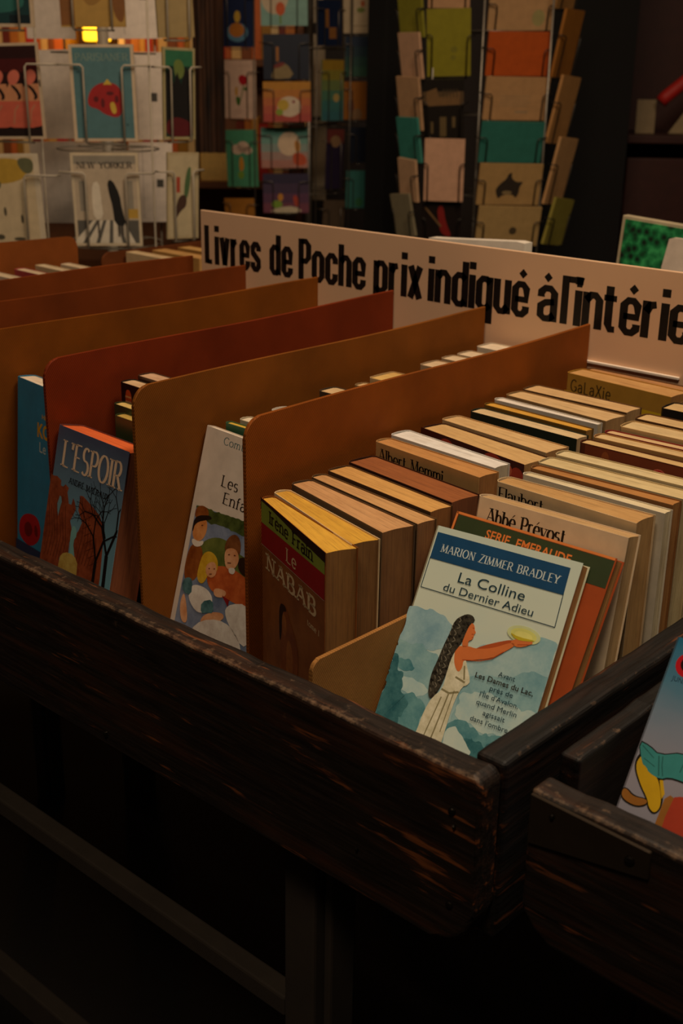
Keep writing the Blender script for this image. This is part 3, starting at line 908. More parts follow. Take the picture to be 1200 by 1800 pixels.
book('paperback', 'brown-covered paperback with a round red seal on its front', (-0.1465, 0.3130), 0.0760, -0.8, 0.112, 0.012, 0.012, P('#5a2b18', 0.45), pages('#d8b67c'), art=seal_art, group=GR2)
row2b = [
 ((-0.1440, 0.3270), 0.0775, 1.0, 0.1120, 0.0140, 0.0140, '#b98a52', '#dcbc86', 'paperback with tan top edge right behind the red-sealed book'),
 ((-0.1450, 0.3450), 0.0770, 1.0, 0.1120, 0.0100, 0.0100, '#8f1a22', '#d9b784', 'maroon-covered paperback two places behind the red-sealed book'),
 ((-0.1400, 0.3580), 0.0800, 1.0, 0.1080, 0.0220, 0.0220, '#c9a670', '#dcbf8c', 'fat tan-edged paperback in the right row, centre right of the picture'),
 ((-0.1440, 0.3880), 0.0795, -0.6, 0.1100, 0.0200, 0.0200, '#6a4526', '#d9b680', 'tan-edged paperback in front of the black-covered one in the right row'),
 ((-0.1450, 0.4320), 0.0790, 0.6, 0.1100, 0.0240, 0.0240, '#15110e', '#d6b27a', 'black-covered paperback towards the back of the right row'),
 ((-0.1440, 0.4620), 0.0770, 0.0, 0.1100, 0.0220, 0.0220, '#7d5d3c', '#cfaa72', 'brown paperback nearly at the foot of the sign in the right row'),
]
for fl, z, ro, wd, ts, tf, cv, pg, lb in row2b:
    book('paperback', lb, fl, z, ro, wd, ts, tf, P(cv, 0.5), pages(pg), group=GR2)

# --- row beside the nearest divider
nab_art = [(P('#1c0c0a', 0.4), pt(rect(0, 0, 110, 8), )),
 (P('#8fa03a', 0.4), pt([(1, 2.2), (20, 2.4), (45, 4), (70, 5.4), (104, 6.8), (104, 14.5), (1, 17)])),
 (P('#a3101c', 0.4), pt([(1, 17), (104, 14.5), (104, 31.2), (1, 32.4)])),
 (P('#d8b09a', 0.4), line([(1, 32.6), (104, 31.4)], 0.35)),
 (P('#10120c', 0.4), skel('Irène Frain', 16, 13.0, 8.6, 70, thick=0.23, thin=0.12, gap=0.17)),
 (P('#e6c79a', 0.4), skel('Le', 45, 28.5, 9.2, 15.5, thick=0.19, thin=0.09) + skel('NABAB', 11, 47.5, 11.5, 80, thick=0.3, thin=0.13, gap=0.22) + skel('tome I', 79, 58, 4, 18, thick=0.18, thin=0.08)),
 (wash('#7a3a18', '#944e22', 60), pt(smooth([(32, 62), (44, 60), (50, 68), (62, 78), (66, 92), (58, 130), (38, 130), (34, 100), (36, 84)]))),
 (wash('#8a4a22', '#b0682e', 60), pt(smooth([(38, 66), (44, 68), (46, 78), (42, 84), (37, 78)]), smooth([(48, 80), (56, 88), (56, 112), (46, 116), (44, 96)]))),
 (P('#170b08', 0.4), pt(smooth([(32, 63), (42, 60), (46, 64), (38, 66), (37, 84), (33, 92)]))),
]
nb = foot(((-0.2530, 0.0945), (-0.1580, 0.0500), (-0.1540, 0.0725), (-0.2550, 0.1068)))
nb['rot'] += 2
book('paperback', 'fat yellow-edged paperback Le NABAB with green and red title bands', zt=0.062, cover=wash('#7d4420', '#9a5a2a', 30), page=pages('#9a6a34'), edge=pages('#e2ac3a'), art=nab_art, group=GR1, fl=nb['fl'], rot=nb['rot'], wd=nb['wd'], ts=nb['ts'], tf=nb['tf'])
def rowbook(lb, quad, zt, cv, pg, edge=None, art=None, group=GR1, rough=0.5):
    k = foot(quad)
    return book('paperback', lb, zt=zt, cover=P(cv, rough), page=pages(pg), edge=pages(edge) if edge else None, art=art, group=group, **k)
rowbook('second yellow-edged paperback pressed behind Le NABAB', ((-0.2550, 0.1075), (-0.1540, 0.0735), (-0.1500, 0.0940), (-0.2570, 0.1215)), 0.0622, '#ecd0a0', '#8c6030', '#dca636')
rowbook('thick paperback with pinkish tan top edge, second from the yellow-edged pair', ((-0.2545, 0.1235), (-0.1500, 0.0965), (-0.1440, 0.1220), (-0.2560, 0.1420)), 0.0645, '#5a4632', '#8a5c30', '#cf9c68')
rowbook('thin tan paperback between two thicker ones in the nearest row', ((-0.2560, 0.1445), (-0.1445, 0.1240), (-0.1450, 0.1415), (-0.2560, 0.1575)), 0.0640, '#6b5134', '#94643a', '#d09f66')
rowbook('paperback with golden tan top edge in front of the dark brown-edged one', ((-0.2550, 0.1600), (-0.1500, 0.1440), (-0.1460, 0.1645), (-0.2560, 0.1812)), 0.0652, '#5a3f28', '#94622e', '#d8a35a')
rowbook('paperback with dark reddish-brown top edge in front of the Albert Memmi book', ((-0.2560, 0.1830), (-0.1500, 0.1660), (-0.1480, 0.1930), (-0.2570, 0.2090)), 0.0660, '#3c2013', '#7a4622', '#9a5828')
mm_art = [(m_black, skel('Albert Memmi', 6, 13.5, 9.4, 66, thick=0.16, thin=0.05, gap=0.13))]
k = foot(((-0.2610, 0.2180), (-0.1560, 0.2040), (-0.1580, 0.2250), (-0.2620, 0.2340)))
book('paperback', 'tan paperback lettered Albert Memmi, taller than the brown-edged book before it', zt=0.0725, cover=P('#c4985f', 0.5), page=pages('#a8723a'), edge=pages('#c98f50'), art=mm_art, group=GR1, **k)
rowbook('paperback with bright white top edge behind the Albert Memmi book', ((-0.2620, 0.2365), (-0.1585, 0.2255), (-0.1550, 0.2420), (-0.2630, 0.2570)), 0.0735, '#d8d4cc', '#cfc0a4', '#f0ebe4')
red_art = [(P('#4a1c12', 0.4), pt(rect(0, 0, 120, 60))), (P('#b8402a', 0.4), pt(ell(30, 7, 8, 5), ell(80, 6, 10, 6), ell(105, 14, 8, 10))), (P('#d86a48', 0.4), pt(ell(95, 8, 5, 5)))]
rowbook('paperback with dark red picture cover behind the white-edged book', ((-0.2600, 0.2720), (-0.1510, 0.2500), (-0.1540, 0.2790), (-0.2620, 0.2960)), 0.0720, '#3a1812', '#b98a50', '#d8b074', art=red_art)
rowbook('paperback with pale tan top edge pressed behind the red picture cover', ((-0.2620, 0.2985), (-0.1540, 0.2820), (-0.1540, 0.3080), (-0.2630, 0.3190)), 0.0728, '#c4a274', '#b98a50', '#ddb77e')
rowbook('paperback with dark green front cover halfway along the nearest row', ((-0.2600, 0.3330), (-0.1560, 0.3265), (-0.1600, 0.3430), (-0.2610, 0.3500)), 0.0730, '#1d2a20', '#c9a878', '#e0c596')
rowbook('thin paperback with mustard yellow top edge in the nearest row', ((-0.2610, 0.3530), (-0.1600, 0.3460), (-0.1610, 0.3570), (-0.2620, 0.3650)), 0.0745, '#7a5a20', '#a87a30', '#dca53c')
rowbook('slim white-edged paperback behind the mustard-edged one', ((-0.2620, 0.3685), (-0.1610, 0.3640), (-0.1620, 0.3720), (-0.2630, 0.3800)), 0.0755, '#cfc6b8', '#c8b590', '#efe6da')
rowbook('paperback with smooth sand-coloured top edge behind the slim white-edged one', ((-0.2620, 0.3850), (-0.1600, 0.3740), (-0.1610, 0.4020), (-0.2630, 0.4070)), 0.0765, '#9a7a50', '#b98f5a', '#dcb884')
rowbook('paperback with sand-coloured top edge just before the Galaxie book gap', ((-0.2620, 0.4095), (-0.1600, 0.4060), (-0.1610, 0.4300), (-0.2630, 0.4330)), 0.0768, '#6a4a2c', '#b98f5a', '#d9b27c')
gx_art = [(P('#e0b820', 0.45), pt(rect(0, 16, 120, 170))), (P('#4a3a1c', 0.45), skel('GaLaXie', 7, 15.5, 10.5, 42, thick=0.12, thin=0.09, serif=False, gap=0.22))]
rowbook('yellow book lettered Galaxie at the foot of the sign', ((-0.2620, 0.4790), (-0.1540, 0.4670), (-0.1560, 0.4950), (-0.2630, 0.5040)), 0.0793, '#b98a34', '#b07c3c', '#cb9a5c', art=gx_art)
rowbook('brown-edged paperback squeezed between the Galaxie book and the sign', ((-0.2620, 0.5075), (-0.1540, 0.4985), (-0.1540, 0.5200), (-0.2620, 0.5230)), 0.0765, '#6a4526', '#9a6c3a', '#b98450')

# --- row behind the nearest divider: painted children book and the ones behind
GR3 = 'paperbacks in the second row from the camera'
wt = '#dccdbc'
en_art = [
 (P('#1d5f66', gl), skel('Comtesse', 25, 9.2, 5.6, 44, thick=0.14, thin=0.06)),
 (P('#14110f', gl), skel('Les', 31.5, 39.6, 8.4, 19, thick=0.17, thin=0.06) + skel('Enfants', 37, 51.6, 8.4, 46, thick=0.17, thin=0.06)),
 (wash('#5f6f8a', '#8f9ab0', 30), pt([(7.1, 61), (98, 56), (99, 150), (7.5, 170)])),
 (wash('#2c3a18', '#55642e', 70), pt(rough([(7.1, 61), (98, 56), (98, 74), (66, 68), (40, 68), (28, 70), (12, 66)], 0.9, 3))),
 (wash('#4c5a26', '#6f7838', 40), pt(smooth([(20, 88), (34, 78), (52, 76), (70, 84), (98, 80), (98, 110), (20, 100)]))),
 (wash('#74380f', '#9a5624', 60), pt(smooth([(7.2, 92), (20.8, 88), (27, 95), (25, 116), (7.4, 122)]), smooth([(7, 63), (14, 59), (22, 60), (25, 66), (8, 72)]))),
 (wash('#c0702e', '#e09a5c', 60), pt(smooth([(8.2, 72), (22.2, 67), (25.7, 75), (22.9, 84), (14.6, 88), (8.5, 84)]))),
 (P('#1b1410', gl), pt(smooth([(8, 69), (25, 64), (29, 66), (24, 68), (10, 74), (9, 82), (7.4, 80)]))),
 (P('#e8dccb', gl), pt(smooth([(10, 86), (18, 87), (24, 84), (24, 88), (16, 92), (10, 90)]))),
 (wash('#a8441c', '#d06a34', 50), pt(smooth([(33, 104), (48.7, 96), (66, 94), (90, 99), (95, 118), (61, 118), (40, 118)]))),
 (P('#2e1d14', gl), pt(smooth([(66, 84), (80, 82), (92, 96), (70, 96)]))),
 (wash('#c4921a', '#e2b938', 60), pt(smooth([(26.2, 94), (32, 90), (39, 90), (45.4, 94), (46.6, 103), (38, 104), (33, 117), (24, 115), (24, 103)]))),
 (wash('#5a3014', '#85502a', 90), pt(smooth([(49, 78), (54, 71), (61, 69), (67, 74), (68, 84), (62, 79), (50.4, 86)]))),
 (wash('#d08a58', '#ecb488', 50), pt(smooth([(32, 101), (39, 96), (44, 97), (46.4, 104), (41, 109), (34, 108)]), smooth([(49.8, 84), (57, 80), (64, 80), (68.5, 86), (66, 93), (60, 97), (53.5, 95)]), smooth([(38, 140), (50, 132), (63, 129), (64, 134), (50, 142), (39, 148)]), smooth([(12, 128), (18, 136), (24, 150), (16, 152), (10, 140)]), smooth([(46, 114), (62, 112), (60, 118), (48, 121)]))),
 (wash('#cfc2b6', '#efe8dc', 50), pt(smooth([(19, 120), (37, 117), (48, 122), (47, 131), (34, 140), (18, 132)]), smooth([(62, 122), (92, 112), (98, 150), (67, 134)]), smooth([(30, 146), (67, 132), (92, 146), (92, 175), (26, 175)]), smooth([(58, 95), (66, 93), (66, 98), (60, 99)]))),
 (wash('#2f585e', '#5a868a', 90), pt(smooth([(8, 121), (14, 116), (20, 116.5), (22, 129), (10.4, 129)], 1), smooth([(35, 129), (48, 123), (51.4, 133), (44, 135), (37, 138)], 1))),
 (P('#8a1c1c', gl), pt([(57, 117), (66, 117.6), (65.9, 123)])),
 (P('#5a2c18', gl), line([(36, 102.6), (37.6, 102.2)], 0.8) + line([(42, 101), (43.4, 100.6)], 0.8) + line([(38, 106.4), (41, 105.4)], 0.6) + line([(55, 86), (57, 85.4)], 0.8) + line([(61.5, 84.6), (63.4, 84.2)], 0.8) + line([(56, 92), (60, 91)], 0.7) + line([(18, 74), (20, 73.4)], 0.8)),
]
book('paperback', 'white leaning book with painted children on its cover, half hidden by the nearest divider', (-0.3768, 0.1575), 0.073, -5.5, 0.1050, 0.008, 0.008, P(wt, gl), pages('#e8dccb'), lean=15, art=en_art, group=GR3)
row3 = [
 (0.1690, 0.0745, '#3e6a4a', '#d9b03c', 0.006, 0.010, 'yellow-edged paperback with green cover right behind the painted children book'),
 (0.1790, 0.0760, '#c9b99a', '#e6d8be', 0.012, 0.014, 'cream-edged paperback peeking over the nearest divider, behind the yellow-edged one'),
 (0.1960, 0.0730, '#a07c50', '#d2ac78', 0.016, 0.012, 'tan-edged paperback in the second row, just peeking over the nearest divider'),
 (0.2150, 0.0760, '#d6cdbf', '#e4d4bc', 0.016, 0.012, 'pale-edged paperback in the second row beside the rounded divider corner'),
 (0.2740, 0.0800, '#45372a', '#d9b888', 0.020, 0.008, 'dark-covered paperback peeking over the middle of the nearest divider'),
 (0.3180, 0.0770, '#9c8058', '#d6b27e', 0.014, 0.008, 'small tan-edged paperback peeking over the divider, midway in the second row'),
 (0.3372, 0.0800, '#c8a878', '#dfb76a', 0.032, 0.008, 'wide golden-edged paperback peeking over the divider, midway in the second row'),
 (0.4065, 0.0800, '#b59a78', '#dcc09a', 0.026, 0.008, 'tan paperback peeking over the divider two before the sign'),
 (0.4400, 0.0800, '#b59a78', '#e0c7a2', 0.020, 0.006, 'paperback peeking over the divider just before the last one near the sign'),
 (0.4640, 0.0800, '#c0a888', '#e3ccaa', 0.022, 0.006, 'paperback peeking over the divider, last but one at the sign'),
 (0.4980, 0.0815, '#d0c0a8', '#ead8bc', 0.026, 0.004, 'pale paperback at the foot of the sign in the second row'),
]
for y, z, cv, pg, t, dx, lb in row3:
    book('paperback', lb, (-0.3785 + dx, y), z, -1.0, min(0.108, 0.1035 - dx), t, t, P(cv, 0.55), pages(pg), group=GR3)

# --- third row: L'Espoir and the ones behind
GR4 = 'paperbacks in the third row from the camera'
sky2, red2, tree2 = P('#6f8f96', gl), wash('#6e3018', '#96482a', 90), P('#1a120e', gl)
def twig(x, y, a, l, w, d, out):
    x2, y2 = x + l * math.cos(a), y + l * math.sin(a)
    out += line([(x, y), (x2, y2)], w)
    if d:
        for k_ in (-0.45, 0.5):
            twig(x2, y2, a + k_ + random.uniform(-.2, .2), l * 0.72, w * 0.62, d - 1, out)
tw = []
twig(90, 112, -1.62, 30, 4.2, 5, tw)
twig(76, 116, -1.58, 26, 3.6, 5, tw)
twig(84, 70, -2.1, 12, 1.6, 4, tw)
es_art = [
 (red2, pt([(0, 40), (3.7, 40.8), (9, 40), (15.3, 42), (16, 46), (19, 46), (22.1, 43.4), (27.1, 45.2), (26, 49), (28.1, 53), (30, 57), (33.6, 57), (35, 51.2), (38, 54), (40.5, 58.9), (38, 64), (35, 69.5), (38, 74), (39.9, 78.4), (38, 86), (38.6, 95.1), (30, 98), (27.3, 101.6), (27, 170), (0, 170)], [(43.8, 46.9), (48, 46.5), (53.9, 48.3), (62, 51), (72.9, 55.1), (77.7, 60.7), (82, 75), (84.3, 100.5), (84, 170), (50, 170), (52, 104), (46, 92), (40.9, 82.2), (47.9, 74.1), (51.2, 66.1), (47, 62), (44.1, 58.9)])),
 (P('#5e2812', gl), sum([line([(2 + 4 * i, 60 + 3 * (i % 3)), (9 + 4 * i, 84 + 2 * (i % 4)), (6 + 4 * i, 104)], 0.7) for i in range(7)], []) + sum([line([(52 + 4 * i, 58 + 3 * i), (54 + 4 * i, 76 + 2 * i), (50 + 4 * i, 98)], 0.7) for i in range(6)], []) + sum([line([(50 + 3 * i, 66 + 5 * i), (60 + 3 * i, 60 + 5 * i)], 0.6) for i in range(7)], [])),
 (sky2, pt([(16.4, 54), (18.6, 54.5), (20.2, 58.2), (18.8, 63), (17.6, 70.2), (15.6, 66), (14.3, 60.8)])),
 (P('#79aaa4', gl), pt(smooth([(39, 72), (44, 72), (47, 78), (43, 84), (47, 94), (50, 104), (42, 104), (40, 90), (38, 80)], 1))),
 (wash('#a8843a', '#c8ac5a', 60), pt(smooth([(26.4, 102), (33, 95), (47.3, 93.6), (54.5, 101), (52, 140), (28, 140)], 1))),
 (tree2, tw),
 (P('#e2c1a2', gl), skel("L'ESPOIR", 13.5, 30.2, 20.4, 79.5, thick=0.15, thin=0.05, gap=0.17)),
 (P('#120d0b', gl), skel('ANDRÉ MALRAUX', 26.5, 41.2, 4.4, 54, thick=0.2, thin=0.09, gap=0.2)),
]
book('paperback', "leaning grey-blue book lettered L'ESPOIR with red rocks, bare tree and orange top edge", (-0.4879, 0.1014), 0.0625, -4.1, 0.0980, 0.023, 0.027, inks([(0.0, '#6fa3b0'), (0.45, '#6890a0'), (0.75, '#5d7488'), (1.0, '#4a5068')], 0.16, 0.03, 0.4, 0.02, 40), pages('#8a4a24'), lean=13, art=es_art, edge=pages('#e8692a'), spine=P('#7a3a1e'), group=GR4)
gr_art = [(P('#c9a62e', gl), pt(ell(20, 12, 3, 8)))]
bk_art = [(P('#b0481e', gl), pt(smooth([(8, 6), (14, 4), (17, 10), (16, 24), (8, 24)]))), (P('#c98a5a', gl), pt(rect(8, 10, 16, 11.5), rect(8, 14, 16, 15.5)))]
row4 = [
 (0.1345, 0.0690, '#3a4428', '#c2a24c', 0.010, 0.035, None, 'thin olive-edged paperback directly behind the orange-edged book'),
 (0.1455, 0.0735, '#2f3a22', '#d9bb70', 0.010, 0.020, None, 'green-covered paperback with straw top edge, second behind the orange-edged book'),
 (0.1590, 0.0875, '#100c10', '#dcb98e', 0.014, 0.012, bk_art, 'black-covered paperback with a small orange figure, against the red-brown divider'),
 (0.1750, 0.0905, '#4a2e20', '#d8b08c', 0.016, 0.014, None, 'paperback with pinkish top edge farthest back in the third row'),
]
for y, z, cv, pg, t, dx, ar, lb in row4:
    book('paperback', lb, (-0.4950 + dx, y), z, -3.0, min(0.108, 0.1085 - dx), t, t, P(cv, gl), pages(pg), group=GR4, art=ar)

# --- fourth row: tall blue-green book
bl_art = [(P('#d89a1a', gl), sans('HE', 46, 28.4, 3.9, 8.4, bold=0.02) + sans('KO', 38.2, 45.2, 12.6, 21.5, bold=0.03)),
          (P('#c9ccc0', gl), sans('Le d', 42.2, 58.4, 9.4, 20.5)),
          (P('#a81420', gl), pt(smooth([(5.5, 133), (12, 124), (23.5, 119), (36, 118), (43, 122), (46, 132), (40, 142), (28, 149), (17, 149), (6, 144)]), smooth([(52, 120), (64, 116), (70, 128), (60, 146), (52, 138)]))),
          (P('#6a0c16', gl), pt(smooth([(16, 130), (26, 126), (32, 134), (24, 142), (16, 140)]), smooth([(34, 126), (40, 128), (40, 138), (34, 136)]))),
          (P('#1f3352', gl), pt(rect(0, 149, 110, 170))), ]
book('paperback', 'tall blue-green book with yellow KO lettering and a red rose, between two dividers', (-0.6095, 0.1453), 0.072, -6.4, 0.108, 0.017, 0.022, P('#2380a4', gl), pages('#efdcc2'), lean=5, art=bl_art, group='paperbacks in the fourth row')

# --- far rows: only tops show over the dividers
GR5 = 'books whose tops show over the far left dividers'
for i, (x, y, z, cv, lb) in enumerate(((-1.060, 0.395, 0.082, '#d9c9b0', 'pale book top at the left picture edge over the farthest-left divider gap'), (-1.058, 0.440, 0.081, '#b04a4a', 'red-covered book peeking over the dividers at the far left'), (-1.056, 0.470, 0.083, '#cdb78c', 'cream book peeking over the dividers at the far left, next to the red one'), (-1.050, 0.505, 0.0815, '#d8c4a4', 'small pale book peeking last in the far left row'))):
    book('paperback', lb, (x, y), z, -2, 0.105, 0.016, 0.016, P(cv, 0.55), pages('#e0cba8'), group=GR5)
for i, (x, y, z, cv, pg, t, lb) in enumerate(((-1.066, 0.625, 0.084, '#d6b88c', '#e2c79a', 0.02, 'cream book in the rear bin against the low dark divider'), (-1.058, 0.665, 0.0835, '#b98a4a', '#cf9f5c', 0.026, 'tan book in the rear bin beside the low dark divider'), (-1.050, 0.705, 0.0845, '#a87a3c', '#d6a860', 0.024, 'golden-edged book in the rear bin beside the low dark divider'), (-0.990, 0.760, 0.094, '#e6ddd0', '#efe6da', 0.022, 'white book in the rear bin right beside the left end of the sign'))):
    book('paperback', lb, (x, y), z, -2, 0.105, t, t, P(cv, 0.55), pages(pg), group='books in the rear bin')

# --- right-hand bin: picture book with a striding figure
bk2_art = [
 (P('#c01420', gl), pt(ell(11, 13, 6.4, 6.4))),
 (P('#1a0c0c', gl), pt(ell(11.4, 12.4, 4.2, 4.2))),
 (P('#27465a', gl), sans('JUNIOR', 5.4, 22.6, 2.6, 12)),
 (P('#1f1a12', gl), pt(smooth([(2.3, 65), (6, 63), (12, 71), (18, 72), (22.6, 80), (23.8, 87), (21.2, 91.2), (17, 89.6), (14.6, 85.2), (8.6, 80), (2.2, 72)]), smooth([(0.2, 84.6), (3.2, 83.4), (8, 86), (15.8, 84.4), (16.3, 88.2), (10.3, 91.6), (1.4, 90.4)]), smooth([(0, 57.8), (7, 58.6), (13.1, 61.2), (24.4, 55.5), (80, 48), (80, 70), (29.4, 70.3), (22, 70.9), (18, 74), (10.6, 72.8), (8.6, 70.5), (5.4, 69.8)], 1))),
 (P('#d0a51c', gl), pt(smooth([(3.9, 65.4), (6.4, 65), (10.5, 71), (16.6, 72.4), (21.5, 80.8), (23, 86.4), (21.2, 90.2), (17.4, 88.7), (15.2, 84.7), (9.3, 79.6), (2.9, 71.5)]), [(17.8, 73.4), (19.6, 72.8), (22.8, 79), (22.1, 82)])),
 (P('#3f8f8c', gl), pt(smooth([(0.6, 58.6), (6.8, 59.2), (13.1, 61.8), (24.4, 56.1), (79, 49), (79, 69), (29.4, 69.5), (22, 70.1), (17.9, 73), (11, 72), (8.9, 69.8), (5.9, 69)], 1))),
 (P('#2a625e', gl), line([(13.2, 62), (14.6, 66), (16.6, 71.6)], 0.6) + line([(15.2, 61.4), (16.4, 66), (18.6, 71)], 0.5) + line([(3, 60), (11, 64)], 0.4) + line([(6, 66), (13, 68)], 0.4) + line([(27, 58), (26.4, 66)], 0.5)),
 (P('#9a6428', gl), pt(smooth([(0.8, 85), (3.1, 84), (7.4, 86.7), (15.3, 84.9), (15.7, 87.6), (10.3, 90.8), (1.9, 89.6)]), [(23.6, 81.2), (25.8, 78.4), (28, 79), (30, 92), (30, 110), (23, 110)])),
 (P('#b0402a', gl), pt(smooth([(26.7, 79.3), (32, 76.5), (60, 70), (60, 120), (28, 120)], 1))),
]
book('picture_book', 'large pale blue picture book with a teal-skirted figure, leaning in the right-hand bin', (0.0351, 0.1200), 0.0498, 0, 0.150, 0.008, 0.008, inks([(0.0, '#82838f'), (0.4, '#97929c'), (0.6, '#828c9c'), (0.8, '#4f7d94'), (1.0, '#226a8a')], 0.168, 0.05, 0.35, 0.025, 20), pages('#f0e4d4'), lean=31, art=bk2_art)

# ---------------------------------------------------------------- things standing in the rear bin
def leaf_print():
    m, nt, b = nodes('green_foliage_print')
    v = N(nt, 'ShaderNodeTexVoronoi')
    v.inputs['Scale'].default_value = 95
    nt.links.new(coords(nt), v.inputs['Vector'])
    f = noise(nt, coords(nt), 60, 5, 0.7)
    a = N(nt, 'ShaderNodeMath', operation='MULTIPLY')
    nt.links.new(v.outputs['Distance'], a.inputs[0]); nt.links.new(f, a.inputs[1])
    nt.links.new(ramp(nt, a.outputs[0], [(0.08, c('#04180a')), (0.25, c('#0d6e3a')), (0.45, c('#3aa860'))]), b.inputs['Base Color'])
    b.inputs['Roughness'].default_value = 0.6
    return m
bm = bmesh.new(); box(bm, (0, 0, 0), (0.30, 0.012, 0.262), bev=0.001)
gp = tag(build('album', bm, paint('#b9a888'), None, (-0.474, 0.905, FLOOR), (0, ROT(3.5), 0)), 'green foliage-printed album standing behind the right half of the sign', 'album')
bm = bmesh.new(); box(bm, (0.005, -0.0012, 0.004), (0.296, -0.0001, 0.258)); build('cover_print', bm, leaf_print(), gp)
bm = bmesh.new()
prism(bm, [(-0.008, 0.0), (0.13, 0.0), (0.13, 0.245), (0.012, 0.249), (0.006, 0.247), (-0.0, 0.215)], 0, 0.004, 0, lambda p: (p[0], p[2], p[1]))
tag(build('card', bm, paint('#e6d2be'), None, (-0.372, 0.85, FLOOR)), 'blank pinkish white card standing in front of the green album', 'card')
bm = bmesh.new()
prism(bm, [(0.0, 0.0), (0.135, 0.0), (0.135, 0.2425), (0.125, 0.2435), (0.02, 0.2365), (0.0, 0.2355)], 0, 0.016, 0, lambda p: (p[0], p[2], p[1]))
tag(build('paper_pad', bm, paint('#efe2d0'), None, (-0.609, 0.72, FLOOR)), 'white paper pad whose top edge shows over the middle of the sign', 'paper pad')

# ---------------------------------------------------------------- wire card racks
M_wirew = plain('white_coated_wire', '#b5a893', 0.5)
M_wireg = plain('grey_steel_wire', '#6a635a', 0.35, 0.7)
M_wired = plain('dark_wire', '#2e2a24', 0.4, 0.4)
M_rod = plain('bright_steel_rod', '#8f887c', 0.35, 0.6)
def rack(label, axis, top, mat, rods, rings, rod_r, pole_r, rod_mat=None):
    rt = tag(empty('card_rack', (axis[0], axis[1], GROUND)), label, 'card rack', 'revolving card racks')
    bm = bmesh.new(); lathe(bm, [(0.2, 0), (0.2, 0.012), (0.03, 0.03), (0.02, 0.05)], 28); build('base', bm, mat, rt)
    bm = bmesh.new(); tube(bm, [(0, 0, 0.04), (0, 0, top - GROUND)], pole_r, 10); build('pole', bm, mat, rt)
    for x, y in rods:
        bm = bmesh.new(); tube(bm, [(x - axis[0], y - axis[1], 0.35), (x - axis[0], y - axis[1], top - GROUND)], rod_r, 8); build('upright_rod', bm, rod_mat or mat, rt)
    for z, rr in rings:
        bm = bmesh.new(); tube(bm, [(rr * math.cos(a), rr * math.sin(a), z - GROUND) for a in [2 * math.pi * i / 28 for i in range(28)]], rod_r * 0.8, 6, closed=True)
        for k in range(4):
            a = k * math.pi / 2
            tube(bm, [(0, 0, z - GROUND), (rr * math.cos(a), rr * math.sin(a), z - GROUND)], rod_r * 0.8, 6)
        build('ring', bm, mat, rt)
    return rt
def pocket(rt, mat, x, y, z, yaw, tau, w_, h_, frac, inset, r, out=0.16):
    """wire holder in front of one card: two bent wires joined under the card"""
    bm = bmesh.new()
    for s in (-1, 1):
        a, b = s * (w_ / 2 - inset * w_), s * (w_ / 2 + out * w_)
        tube(bm, [(b, 0.010, h_ * frac), (b * 0.98, -0.004, h_ * frac), (a + s * 0.004, -0.0075, h_ * frac), (a, -0.0078, h_ * frac - 0.004), (a, -0.0075, -0.003), (a, 0.006, -0.0045)], r, 6)
    tube(bm, [(-w_ / 2 + inset * w_, 0.006, -0.0045), (w_ / 2 - inset * w_, 0.006, -0.0045)], r, 6)
    M = Matrix.Translation((x, y, z)) @ Matrix.Rotation(ROT(yaw), 4, 'Z') @ Matrix.Rotation(ROT(tau), 4, 'X')
    bmesh.ops.transform(bm, matrix=Matrix.Translation(-Vector(rt.location)) @ M, verts=bm.verts)
    build('pocket_wire', bm, mat, rt)
def cardobj(label, x, y, z, yaw, tau, roll, w_, h_, colr, art=None, t=0.003, group=None, name='postcard', cat='postcard', backc=None):
    bm = bmesh.new()
    mats = [paint(colr, 0.45), paint(backc or '#c9bda8', 0.6)]
    box(bm, (-w_ / 2, 0, 0), (w_ / 2, t, h_))
    bm.normal_update()
    for f in bm.faces:
        if all(v.co.y > t * 0.5 for v in f.verts): f.material_index = 1
    bm2 = bm
    if art:
        off = len(bm.verts)
        sub_ = [(m, [[(u * w_ * 1000, v * h_ * 1000) for u, v in p] for p in ps]) for m, ps in art]
        print_art(bm, mats, sub_, w_, h_)
        bm.verts.ensure_lookup_table()
        for v in bm.verts[off:]:
            v.co.x -= w_ / 2
    o = build(name, bm, mats, None, (x, y, z), (ROT(tau), ROT(roll), ROT(yaw)))
    return tag(o, label, cat, group)
def uvt(polys, W, H):
    """mm lettering -> fractions of the card"""
    return [[(u / W, v / H) for u, v in p] for p in polys]
F = lambda *p: list(p)
R01 = rect
